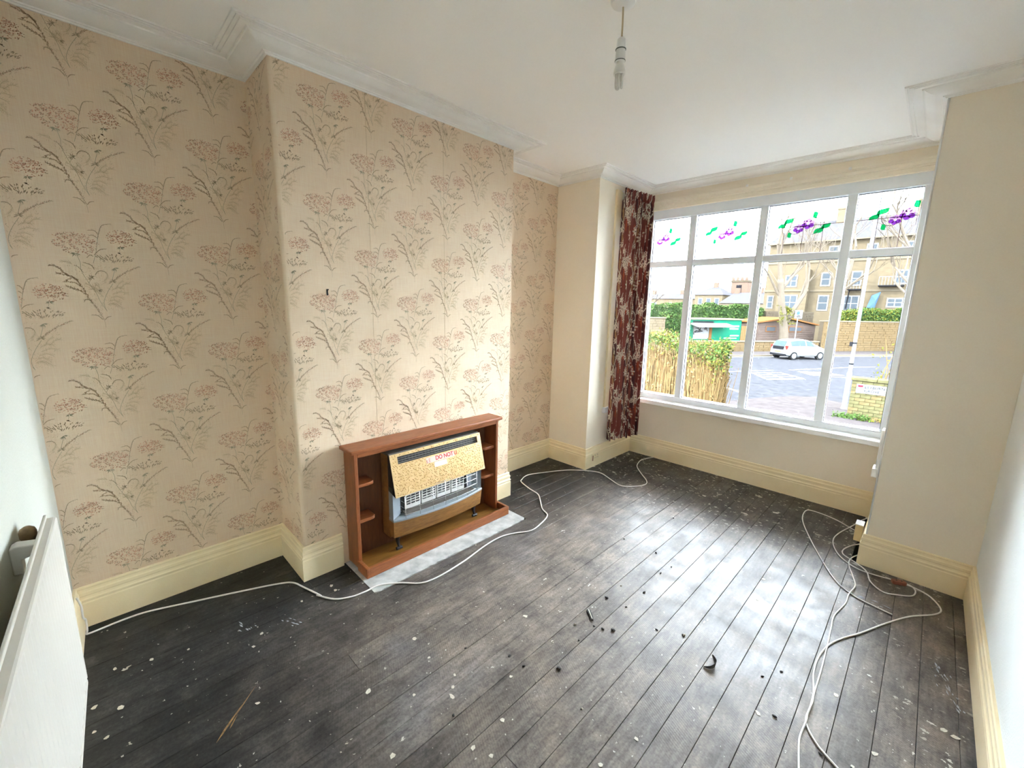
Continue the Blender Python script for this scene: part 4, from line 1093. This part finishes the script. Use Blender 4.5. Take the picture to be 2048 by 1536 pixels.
for (a, b, z0, z1) in ((3.75, 4.75, 2.0, 2.16), (3.8, 4.7, 1.78, 1.92), (3.9, 4.8, 1.18, 1.32), (3.3, 4.6, .98, 1.08)):
    MB().box(a, b, -.02, 0, z0, z1).build('faded_lettering_strip', E_['white'], kk)
for i, w_ in enumerate(('beside the green kiosk', 'second from the green kiosk', 'third from the green kiosk', 'nearest the timber cabin')):
    o = tag(MB().box(0, .17, 0, .04, 0, 2.1).build('fence_board', E_['tan']), 'upright tan fence board across the road, ' + w_, 'fence board', 'fence boards by the kiosk')
    o.location = rf(2.0 + i * .19, 2.0); o.rotation_euler = (0, 0, RA)

# ---- timber cabin
cbn = rthing('timber_cabin', 'weathered timber cabin with orange trim and two dark windows across the road', 'cabin', 3.7, 2.0)
MB().prism([(0, 0), (6.1, 0), (6.1, 2.2), (3.0, 2.75), (0, 2.4)], 0, 3.0, axis='y').build('gable_wall', E_['cabin'], cbn)
for i in range(11):
    z = .2 + i * .2
    if z < 2.2: MB().box(.02, 6.08, -.03, 0, z, z + .18).build('cladding_board', E_['cabin'], cbn)
q = MB().prism([(-.2, 2.42), (3.0, 2.80), (6.3, 2.22), (6.3, 2.34), (3.0, 2.92), (-.2, 2.54)], -.25, 3.1, axis='y'); q.build('roof', E_['orange'], cbn)
for a, b in ((.85, 1.75), (3.25, 4.55)):
    w_ = MB().box(a - .08, b + .08, -.06, 0, 1.62, 2.14).build('window_frame', E_['orange'], cbn)
    MB().box(a, b, -.08, -.055, 1.70, 2.06).build('glass', E_['winglass'], w_)
# ---- parking sign
ps = rthing('parking_sign', 'white parking sign with blue roundel on a thin pole behind the car', 'sign', 4.74, -1.0, .08)
MB().tube([(0, 0, 0), (0, 0, 3.5)], .04, 8).build('pole', E_['post'], ps)
pl = MB().box(-.36, .36, -.06, -.03, 2.83, 3.52).build('plate', E_['sign_white'], ps)
MB().tube([(-.06, -.062, 3.28), (-.06, -.075, 3.28)], .15, 16).build('roundel', E_['blue'], pl)
MB().box(-.2, .2, -.068, -.06, 2.95, 3.0).box(-.15, .15, -.068, -.06, 3.04, 3.08).build('lettering_bar', E_['sign_ink'], pl)

# ---- trees
def branch(q, p, d, r, L, depth, R_, up=.12):
    pts = [p]; rr = [r]; n_ = 4; dd = d.copy(); c = p.copy()
    for i in range(n_):
        dd = (dd + Vector((R_.uniform(-.16, .16), R_.uniform(-.16, .16), R_.uniform(-.05, up)))).normalized()
        c = c + dd * L / n_; pts.append(c.copy()); rr.append(r * (1 - .42 * (i + 1) / n_))
    q.tube(pts, rr, 6 if r > .05 else 4 if r > .02 else 3, cap=False)
    if depth <= 0: return
    kids = R_.randint(2, 3) + (1 if depth < 3 else 0)
    for k in range(kids):
        t = R_.uniform(.45, 1.0) if k else 1.0
        i = min(int(t * n_), n_ - 1); base = pts[i] + (pts[i + 1] - pts[i]) * (t * n_ - i)
        ax = Vector((R_.uniform(-1, 1), R_.uniform(-1, 1), R_.uniform(-.2, .6)))
        nd = (dd + ax * R_.uniform(.45, .9)).normalized()
        branch(q, base, nd, r * .55 * R_.uniform(.8, 1.1), L * R_.uniform(.62, .85), depth - 1, R_, up)
def tree(label, base, trunk, r, lims, seed, depth=4, name='bare_tree'):
    t = thing(name, label, 'tree', base); R_ = random.Random(seed)
    pts = [Vector(p) for p in trunk]
    MB().tube(smooth_path(pts, 4), [r * (1 - .45 * i / (len(pts) * 4 - 4)) for i in range((len(pts) - 1) * 4 + 1)], 9).build('trunk', E_['bark'], t, smooth=True)
    for (p, d, rr, L) in lims:
        q = MB(); branch(q, Vector(p), Vector(d).normalized(), rr, L, depth, R_); q.build('branches', E_['bark'], t)
    return t
b1 = rf(5.55, 1.0)
tr_ = lambda v: tuple(Rt * v[0] + Rn * v[1] + Vector((0, 0, v[2])))
tree('large bare tree with pale forked trunk beside the timber cabin', b1, [(0, 0, 0), tr_((0, 0, 1.2)), tr_((-.25, 0, 2.6)), tr_((-.7, 0, 4.2)), tr_((-1.1, 0, 6.2))], .42,
     [(tr_((-1.1, 0, 6.1)), tr_((-.2, 0, 1)), .2, 3.0), (tr_((-.8, 0, 4.6)), tr_((-.8, .3, 1)), .12, 2.4), (tr_((-.2, 0, 2.2)), tr_((.62, 0, 1)), .24, 3.2), (tr_((-.9, 0, 5.2)), tr_((.8, -.3, 1)), .13, 2.6), (tr_((-.6, 0, 3.8)), tr_((.5, .6, .8)), .10, 2.4)], 11, 5)
tree('bare tree close in front of the sandstone villa', (-5.0, 56.5, GZ), [(0, 0, 0), (.1, 0, 3), (0, 0, 5.5), (.3, 0, 7.0)], .42,
     [((.3, 0, 6.9), (.1, 0, 1), .22, 3.2), ((0, 0, 5.4), (.7, 0, 1), .16, 3.0), ((.05, 0, 4.8), (-.7, .1, 1), .16, 3.0), ((.1, 0, 6.2), (-.4, .3, 1), .15, 2.8)], 23, 5)
tree('bare tree at the right end of the villa behind the lamp post', (1.2, 50, GZ), [(0, 0, 0), (-.1, 0, 4), (-.2, 0, 7)], .35,
     [((-.2, 0, 6.9), (-.3, 0, 1), .2, 3.4), ((-.15, 0, 5.4), (-.9, 0, .8), .14, 3.2), ((-.12, 0, 4.5), (-.8, .2, 1), .12, 2.6)], 31, 5)
tree('small bare tree drooping over the street above the near hedge', (-20.5, 40, GZ), [(0, 0, 0), (.2, 0, 2.0), (.5, 0, 3.0)], .16,
     [((.5, 0, 2.9), (1, 0, .25), .09, 2.6), ((.4, 0, 2.6), (.7, .2, .6), .08, 2.2), ((.4, 0, 2.4), (-.3, 0, 1), .07, 1.8)], 47, 4)

# ---- hedges: leafy mass with leaf quads
def hedge(label, parent_loc, rz, lx, ly, lz, n_leaf, seed, mats=('leaf', 'leaf_yellow'), size=.16, z0=0, cat='hedge', name='hedge'):
    t = thing(name, label, cat, parent_loc, rz); R_ = np.random.RandomState(seed)
    nx, nz = max(6, int(lx / .35)), max(4, int(lz / .3))
    q = MB(); P = lambda i, j, y: (lx * i / nx, y + R_.uniform(-.08, .08), z0 + lz * j / nz + R_.uniform(-.06, .06))
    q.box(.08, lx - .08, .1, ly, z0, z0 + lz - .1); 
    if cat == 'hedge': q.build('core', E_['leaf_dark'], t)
    for gi, mk in enumerate(mats):
        k = n_leaf // len(mats)
        face = R_.rand(k)
        x = R_.uniform(0, lx, k); y = np.where(face < .6, R_.uniform(-.08, .14, k), R_.uniform(0, ly, k)); z = np.where(face < .6, R_.uniform(0, lz, k), lz + R_.uniform(-.15, .14, k)) + z0
        bump = .12 * np.sin(x * 1.7 + seed) + .08 * np.sin(x * 4.1); z = z + np.where(face < .6, 0, bump) + np.where((face < .6), bump * (z - z0) / lz, 0)
        d = R_.normal(size=(k, 3)); d /= np.linalg.norm(d, axis=1)[:, None]; e = np.cross(d, R_.normal(size=(k, 3))); e /= np.linalg.norm(e, axis=1)[:, None]
        c = np.stack([x, y, z], 1); s_ = size * R_.uniform(.6, 1.2, (k, 1))
        vs = np.stack([c - d * s_ * .6, c + e * s_ * .3, c + d * s_ * .6, c - e * s_ * .3], 1).reshape(-1, 3)
        qq = MB(); qq.v = [tuple(v_) for v_ in vs]; qq.f = [(4 * i, 4 * i + 1, 4 * i + 2, 4 * i + 3) for i in range(k)]; qq.m = [0] * k
        tag(qq.build('leaves', E_[mk], t), kind='stuff')
    return t
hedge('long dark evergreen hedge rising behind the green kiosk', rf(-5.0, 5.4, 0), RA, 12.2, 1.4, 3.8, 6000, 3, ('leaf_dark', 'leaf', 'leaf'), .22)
hedge('clipped green hedge on the retaining wall left of the lamp post', rf(11.2, 1.0, 2.7), RA, 1.9, .9, .8, 1200, 5, ('leaf', 'leaf_yellow'), .16)
hedge('yellow green hedge on the retaining wall right of the lamp post', rf(13.7, 1.0, 2.7), RA, 9.0, .9, 1.0, 4200, 6, ('leaf', 'leaf', 'leaf_yellow'), .16)
hedge('bushy shrub by the stone wall stub above the near hedge', rf(-6.2, .6, 0), RA, 2.2, 1.4, 2.9, 1800, 8, ('leaf_dark', 'leaf'), .2)
hedge('yellow ivy growing round the forked tree foot', rf(4.6, .75, 2.3), RA, 1.7, .5, 1.5, 500, 9, ('leaf_yellow',), .16, cat='ivy', name='ivy')

# near garden hedge: bare tan stems, green only at the top
nh = thing('garden_hedge', 'near garden hedge of bare tan stems with a green top outside the window', 'hedge', (-5.0, 9.0, GZ))
LX, LZ = 4.58, 2.9
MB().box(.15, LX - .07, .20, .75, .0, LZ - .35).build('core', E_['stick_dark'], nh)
R_ = np.random.RandomState(12)
def hedge_top(x): return LZ - .06 + .07 * math.sin(2.3 * x + 1) + .05 * math.sin(6.1 * x) - (max(0, x - (LX - .5)) ** 2) * 1.1
q = MB()
for i in range(4200):
    side = R_.rand() < .28
    x = LX - R_.uniform(0, .12) if side else R_.uniform(0, LX); y = R_.uniform(.02, .8) if side else abs(R_.normal(0, .09)) + R_.uniform(0, .10)
    zt_ = hedge_top(x) - R_.uniform(.05, .9); z0_ = R_.uniform(.2, 1.9); a, b = R_.normal(0, .07), R_.normal(0, .05)
    w_ = R_.uniform(.004, .011); xm = x + a * .5 + R_.normal(0, .02)
    if zt_ - z0_ < .25: zt_ = z0_ + .3
    zt_ = min(zt_, hedge_top(x) - .03)
    q.tube([(x, y, z0_), (xm, y + b * .4, (z0_ + zt_) / 2), (x + a, y + b, zt_)], [w_, w_ * .8, w_ * .4], 3, cap=False)
tag(q.build('stems', E_['stick'], nh), kind='stuff')
for mk, n_, lo in (('leaf', 4200, .26), ('leaf_yellow', 3000, .34), ('stick', 4200, 1.9)):
    qq = MB()
    for i in range(n_):
        x = R_.uniform(0, LX + .05); f = R_.rand(); zt_ = hedge_top(x)
        if f < .5: y = R_.uniform(-.05, .15); z = zt_ - abs(R_.normal(0, lo * .5))
        elif f < .85: y = R_.uniform(0, .8); z = zt_ + R_.normal(0, .05)
        else: x = LX + R_.normal(-.02, .05); y = R_.uniform(0, .8); z = zt_ - abs(R_.normal(0, lo))
        d = Vector(R_.normal(size=3)).normalized(); e = d.cross(Vector(R_.normal(size=3))).normalized(); s_ = R_.uniform(.018, .042)
        c = Vector((x, y, z)); qq.add([c - d * s_, c + e * s_ * .5, c + d * s_, c - e * s_ * .5], [(0, 1, 2, 3)])
    tag(qq.build('leaves', E_[mk], nh), kind='stuff')

# ---- sandstone villa
vl = thing('sandstone_villa', 'tall sandstone villa with sash windows beyond the far wall', 'building', (-13.0, 60, GZ))
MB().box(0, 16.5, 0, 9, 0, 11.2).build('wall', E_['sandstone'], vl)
MB().box(1.6, 4.6, -1.0, 0, 0, 8.2).build('bay_front', E_['sandstone'], vl)
MB().prism([(0, -.5), (16.5, -.5), (15.5, 4.5), (1, 4.5)], 11.2, 11.35).build('eaves', E_['sandstone_trim'], vl)
q = MB(); q.add([(-.3, -.4, 11.3), (16.8, -.4, 11.3), (16.8, 9.4, 11.3), (-.3, 9.4, 11.3), (1.5, 4.5, 14.2), (15, 4.5, 14.2)], [(0, 1, 5, 4), (1, 2, 5), (2, 3, 4, 5), (3, 0, 4), (0, 3, 2, 1)]); q.build('roof', E_['slate'], vl)
for x in (5.6, 12.5): MB().box(x, x + .9, 3.6, 4.5, 12.5, 15.4).box(x - .06, x + .96, 3.54, 4.56, 15.2, 15.4).build('chimney', E_['sandstone'], vl)
for z in (5.75, 9.0): MB().box(-.05, 16.55, -.09, 0, z, z + .22).build('string_course', E_['sandstone_trim'], vl)
MB().box(1.5, 4.7, -1.1, -.9, 5.75, 5.97).build('string_course', E_['sandstone_trim'], vl)
def vwin(x0, x1, z0, z1, y=0, mid=True):
    f = MB().box(x0 - .12, x1 + .12, y - .06, y, z0 - .14, z1 + .12).build('window', E_['winframe'], vl)
    zm = (z0 + z1) / 2; xm = (x0 + x1) / 2
    for (a, b) in (((x0, xm - .04), (xm + .04, x1)) if (x1 - x0) > .9 else ((x0, x1),)):
        for c, d in ((z0, zm - .04), (zm + .04, z1)): MB().box(a, b, y - .07, y - .05, c, d).build('pane', E_['winglass'], f)
for a, b, c, d, y in ((2.39, 3.38, 6.39, 7.5, -1.0), (2.44, 3.63, 3.77, 5.25, -1.0), (5.66, 6.45, 3.75, 5.25, 0), (5.67, 6.36, 6.5, 7.76, 0), (8.03, 9.16, 3.74, 5.2, 0), (8.4, 9.1, 6.5, 7.8, 0), (11.66, 12.74, 4.22, 4.95, 0), (12.0, 12.8, 6.6, 7.8, 0), (.5, .95, 3.9, 5.2, 0), (14.2, 15.0, 4.2, 5.4, 0), (14.2, 15.0, 6.6, 7.8, 0), (6.0, 6.7, 9.4, 10.6, 0), (9.3, 10.0, 9.4, 10.6, 0), (12.1, 12.8, 9.4, 10.6, 0)): vwin(a, b, c, d, y)
for x0, x1, z in ((8.2, 9.3, 5.98), (10.7, 12.7, 6.34)):
    bq = MB().box(x0, x1, -.9, 0, z - .12, z).build('balcony', E_['dark'], vl)
    for i in range(int((x1 - x0) / .25) + 1):
        MB().box(x0 + i * .25, x0 + i * .25 + .03, -.9, -.87, z, z + .85).build('baluster', E_['post'], bq)
    MB().box(x0, x1, -.91, -.86, z + .83, z + .88).build('handrail', E_['post'], bq)
MB().tube([(8.3, -.15, 5.9), (8.2, -.15, 3.9)], .05, 8).build('drainpipe', E_['dark'], vl)
q = MB(); q.add([(10.0, -.9, 3.75), (10.7, -1.0, 3.8), (11.0, -.4, 5.7), (10.3, -.4, 5.3), (10.75, -.9, 4.8)], [(0, 1, 4), (0, 4, 3), (4, 1, 2), (3, 4, 2)])
o = q.build('hanging_tarpaulin', E_['blue'], vl); s_ = o.modifiers.new('thickness', 'SOLIDIFY'); s_.thickness = .05

# ---- far houses and church tower
def house(label, x0, x1, Y, eave, ridge, depth=8, wall='sandstone', roof='slate', wins=(), hip=1.0, cat='house', chim=()):
    t = thing('far_house', label, cat, (x0, Y, GZ)); l = x1 - x0; e, r_ = eave - GZ, ridge - GZ
    MB().box(0, l, 0, depth, 0, e).build('wall', E_[wall], t)
    q = MB(); q.add([(-.3, -.3, e), (l + .3, -.3, e), (l + .3, depth + .3, e), (-.3, depth + .3, e), (hip, depth / 2, r_), (l - hip, depth / 2, r_)], [(0, 1, 5, 4), (1, 2, 5), (2, 3, 4, 5), (3, 0, 4), (0, 3, 2, 1)]); q.build('roof', E_[roof], t)
    for a in chim: MB().box(a, a + .9, depth / 2 - .4, depth / 2 + .5, r_ - 1.2, r_ + 1.0).build('chimney', E_['brick_far'], t)
    for (a, b, c, d) in wins:
        f = MB().box(a, b, -.06, 0, c - GZ, d - GZ).build('window', E_['winframe'], t); MB().box(a + .12, b - .12, -.08, -.05, c - GZ + .12, d - GZ - .12).build('pane', E_['winglass'], f)
    return t
house('far pale house with slate hip roof left of the church tower', -37.6, -31.6, 100, 4.7, 6.6, wins=((.8, 1.8, 2.6, 4.0), (2.6, 3.6, 2.6, 4.0), (4.4, 5.4, 2.6, 4.0)), hip=2.2, chim=(2.6,))
house('far house with long slate roof right below the church tower', -31.2, -22.5, 98, 2.9, 5.2, wall='sandstone_trim', hip=1.4, wins=((1.0, 2.0, .9, 2.2), (5.0, 6.0, .9, 2.2)), chim=(1.5, 6.0))
house('far red brick house beside the church tower roof', -29.8, -26.5, 114, 5.3, 7.0, wall='brick_far', roof='brick_far', hip=1.2, wins=((.8, 1.6, 3.6, 4.8),))
house('far pale terrace seen at the left above the near hedge', -56, -38.5, 104, 3.9, 5.2, wins=((2.0, 3.2, 1.6, 3.0), (6.0, 7.2, 1.6, 3.0), (10, 11.2, 1.6, 3.0), (14, 15.2, 1.6, 3.0)), hip=2.0, chim=(4.0, 11.5))
ch = thing('church_tower', 'square crenellated church tower far behind the rooftops', 'church tower', (-33.0, 109, GZ))
MB().box(0, 3.5, 0, 3.5, 0, 10.4).build('shaft', E_['brick_far'], ch)
MB().box(-.15, 3.65, -.15, 3.65, 9.9, 10.25).build('cornice', E_['stone_dark'], ch)
for i in range(4): MB().box(.05 + i * .95, .6 + i * .95, -.05, .3, 10.4, 11.0).build('merlon', E_['brick_far'], ch)
for x in (0, 3.2): MB().prism([(x, 0), (x + .3, 0), (x + .15, 1.7)], 0, .3, axis='y').build('pinnacle', E_['brick_far'], ch).location = (0, 0, 10.4)
MB().box(1.2, 2.3, -.08, 0, 7.0, 9.2).build('belfry_louvre', E_['dark'], ch)

# ---- lamp post
lp = thing('lamp_post', 'tall pale grey street lamp post at the corner by the block wall', 'lamp post', (.665, 19.3, GZ + .06))
MB().lathe([(.10, 0), (.085, .05), (.078, .1), (.078, 1.26), (.07, 1.32), (.058, 1.36), (.056, 2.2), (.05, 7.5)], 0, 0, 0, 18).build('post', E_['post'], lp, auto=30)
MB().lathe([(.062, 1.62), (.066, 1.63), (.066, 1.66), (.062, 1.67)], 0, 0, 0, 18).lathe([(.060, 2.36), (.064, 2.37), (.064, 2.40), (.060, 2.41)], 0, 0, 0, 18).build('band', E_['dark'], lp)
MB().box(-.14, -.055, -.04, .04, 2.26, 2.42).build('sensor_box', E_['dark'], lp, bevel=.01)
MB().box(-.025, .025, -.082, -.076, .5, .95).build('access_door', E_['post'], lp)
MB().tube(smooth_path([(0, 0, 7.5), (-.1, 0, 7.75), (-.5, 0, 7.9), (-1.0, 0, 7.9)], 4), .03, 8).build('arm', E_['post'], lp)
MB().box(-1.5, -.95, -.1, .1, 7.84, 7.95).build('lantern', E_['post'], lp, bevel=.03)

# ---- corner block wall with the street name plate
cw = thing('block_wall', 'low mossy block wall on the street corner carrying the name plate', 'wall', (.90, 18.0, GZ + .06))
WL, ROWS, RHt = 2.6, 11, .112
MB().box(.012, WL, .02, .34, 0, ROWS * RHt).build('mortar_core', E_['mortar'], cw)
R_ = random.Random(2); me_b = {}
for mk in ('sign_brick', 'sign_brick2'):
    tmp = MB().box(0, .262, 0, .12, 0, RHt - .010).build('brick', E_[mk], cw); me_b[mk] = tmp
used = set()
for r_ in range(ROWS):
    x = -.136 if r_ % 2 else 0
    while x < WL - .1:
        mk = R_.choice(('sign_brick', 'sign_brick', 'sign_brick2'))
        if mk not in used: o = me_b[mk]; used.add(mk)
        else:
            o = bpy.data.objects.new('brick', me_b[mk].data); COL.objects.link(o); o.parent = cw
        xs = max(x, 0); o.location = (xs, -R_.uniform(0, .008), .03 * 0 + r_ * RHt + .005); o.scale = ((.262 - (xs - x)) / .262, 1, 1)
        x += .272
for i in range(4): MB().box(-.04 + i * .67, .62 + i * .67, -.05, .4, ROWS * RHt + .006, ROWS * RHt + .10).build('coping_stone', E_['sign_brick'], cw, bevel=.012)
npl = thing('street_name_plate', 'white street name plate with a red panel on the corner block wall', 'sign', (1.405, 17.975, -.955))
MB().box(-.375, .375, 0, .012, -.148, .148).build('plate', E_['sign_white'], npl, bevel=.008)
MB().box(-.335, -.205, -.004, 0, .055, .115).build('red_panel', E_['sign_red'], npl)
TM = lambda x, z: Matrix(((1, 0, 0, x), (0, 0, -1, -.003), (0, 1, 0, z), (0, 0, 0, 1)))
text_mesh('LEYBURN', .118, E_['sign_ink'], npl, TM(.095, .062), 'lettering', .001, .001, 1.0)
text_mesh('GROVE', .118, E_['sign_ink'], npl, TM(.035, -.062), 'lettering', .001, .001, 1.0)
MB().box(-.165, -.158, -.003, 0, -.12, .12).build('divider', E_['sign_ink'], npl)
def twigs(label, loc, n_, h, seed, mat, leaf=None, nl=0, name='dry_shrub', cat='shrub', spread=.5):
    t = thing(name, label, cat, loc); R_ = random.Random(seed); q = MB()
    for i in range(n_):
        a = R_.uniform(-spread, spread); b = R_.uniform(-.2, .2); hh = h * R_.uniform(.5, 1.0); x = R_.uniform(-.35, .35)
        q.tube([(x, 0, 0), (x + a * .3, b * .3, hh * .5), (x + a, b, hh)], [.010, .007, .003], 4, cap=False)
    q.build('stems', E_[mat], t)
    if leaf:
        qq = MB()
        for i in range(nl):
            c = Vector((R_.uniform(-.5, .5), R_.uniform(-.2, .2), abs(R_.gauss(0, h * .35)))); d = Vector((R_.gauss(0, 1), R_.gauss(0, 1), R_.gauss(0, 1))).normalized(); e = d.cross(Vector((R_.gauss(0, 1), 1, R_.gauss(0, 1)))).normalized(); s_ = R_.uniform(.03, .06)
            qq.add([c - d * s_, c + e * s_ * .5, c + d * s_, c - e * s_ * .5], [(0, 1, 2, 3)])
        tag(qq.build('leaves', E_[leaf], t), kind='stuff')
twigs('dry tan shrub growing behind the corner block wall', (1.75, 18.6, GZ + .9), 16, 1.9, 3, 'stick', 'leaf_yellow', 160)
twigs('green weeds sprouting at the foot of the block wall', (1.05, 17.72, GZ + .06), 10, .2, 4, 'leaf', 'leaf', 260, 'weeds', 'weeds')
twigs('brownish weeds at the right foot of the block wall', (1.72, 17.72, GZ + .06), 8, .14, 5, 'stick', 'leaf_yellow', 90, 'weeds', 'weeds')

# ---- white hatchback
car = rthing('hatchback_car', 'small white hatchback car driving along the road', 'car', 1.87, -4.3)
ST = [(-1.77, .66, .36, .80, .84, .58), (-1.71, .77, .27, .90, 1.00, .57), (-1.52, .81, .2, .96, 1.38, .56), (-1.0, .82, .18, .96, 1.48, .58), (0, .82, .18, .95, 1.49, .58), (.42, .82, .18, .95, 1.40, .57), (.95, .82, .18, .93, 1.02, .62), (1.4, .80, .2, .82, .91, .6), (1.67, .74, .26, .64, .74, .56), (1.77, .60, .34, .52, .58, .46)]
def ring(st):
    x, w, zb, be, ro, wr = st
    h = [(w * .86, zb), (w, zb + .12), (w, (zb + be) / 2), (w * .97, be), ((w * .97 + wr) / 2, (be + ro) / 2 + .02), (wr, ro - .03), (wr * .55, ro)]
    return [(x, y, z) for y, z in h] + [(x, -y, z) for y, z in h[::-1]]
q = MB(); rg = [ring(s) for s in ST]; n_ = len(rg[0]); vs = [p for r_ in rg for p in r_]
fs2 = [(i * n_ + k, i * n_ + (k + 1) % n_, (i + 1) * n_ + (k + 1) % n_, (i + 1) * n_ + k) for i in range(len(rg) - 1) for k in range(n_)] + [tuple(range(n_))[::-1], tuple((len(rg) - 1) * n_ + k for k in range(n_))]
q.add(vs, fs2); o = q.build('body', E_['car'], car, smooth=True); s_ = o.modifiers.new('sub', 'SUBSURF'); s_.levels = 2; s_.render_levels = 2
def sidep(x, f, sg, off=.012):
    for a, b in zip(ST, ST[1:]):
        if a[0] <= x <= b[0]:
            t = (x - a[0]) / (b[0] - a[0]); st = [p + (r_ - p) * t for p, r_ in zip(a, b)]
            y = st[1] * .97 + (st[5] - st[1] * .97) * f; z = st[3] + (st[4] - .03 - st[3]) * f
            return (x, sg * (y + off), z)
for sg in (1, -1):
    for xs in ((-1.35, -.15), (-.05, .62)):
        N_ = 6; a = [sidep(xs[0] + (xs[1] - xs[0]) * i / N_, .12, sg) for i in range(N_ + 1)]; b = [sidep(xs[0] + (xs[1] - xs[0]) * i / N_, .85, sg) for i in range(N_ + 1)]
        if xs[1] > .5: b = [sidep(xs[0] + (xs[1] - xs[0]) * .75 * i / N_, .82, sg) for i in range(N_ + 1)]
        qq = MB(); qq.add(a + b, [(i, i + 1, N_ + 2 + i, N_ + 1 + i) for i in range(N_)]); ob = qq.build('side_window', E_['carglass'], car); s_ = ob.modifiers.new('thickness', 'SOLIDIFY'); s_.thickness = .02
    MB().box(.62, .76, sg * .84 - .05, sg * .84 + .05, .95, 1.07).build('mirror', E_['car'], car, bevel=.03)
    MB().box(-1.74, -1.60, sg * .66 - .09, sg * .66 + .09, .74, 1.02).build('tail_light', E_['taillight'], car, bevel=.02)
    for x in (-1.12, 1.16):
        wh = MB().tube([(x, sg * .62, .29), (x, sg * .83, .29)], .29, 22).build('wheel', E_['tyre'], car)
        MB().tube([(x, sg * .83, .29), (x, sg * .845, .29)], .20, 18).build('wheel_trim', E_['hub'], wh)
MB().add([(-1.735, -.52, .98), (-1.735, .52, .98), (-1.56, .47, 1.34), (-1.56, -.47, 1.34), (-1.70, -.52, .98), (-1.70, .52, .98), (-1.52, .47, 1.34), (-1.52, -.47, 1.34)], [(0, 1, 2, 3), (4, 7, 6, 5), (0, 4, 5, 1), (2, 6, 7, 3), (0, 3, 7, 4), (1, 5, 6, 2)]).build('rear_window', E_['carglass'], car)
MB().box(-1.79, -1.72, -.50, .50, .72, .96).build('tailgate_panel', E_['dark'], car, bevel=.02)
MB().box(-1.81, -1.70, -.26, .26, .52, .63).build('number_plate', E_['yellow'], car)
MB().box(-1.80, -1.6, -.70, .70, .26, .42).build('rear_bumper', E_['dark'], car, bevel=.03)
q = MB().add([(.50, -.5, 1.36), (.50, .5, 1.36), (.93, .58, 1.04), (.93, -.58, 1.04)], [(0, 1, 2, 3)]); o = q.build('windscreen', E_['carglass'], car); s_ = o.modifiers.new('thickness', 'SOLIDIFY'); s_.thickness = .03; s_.offset = 1
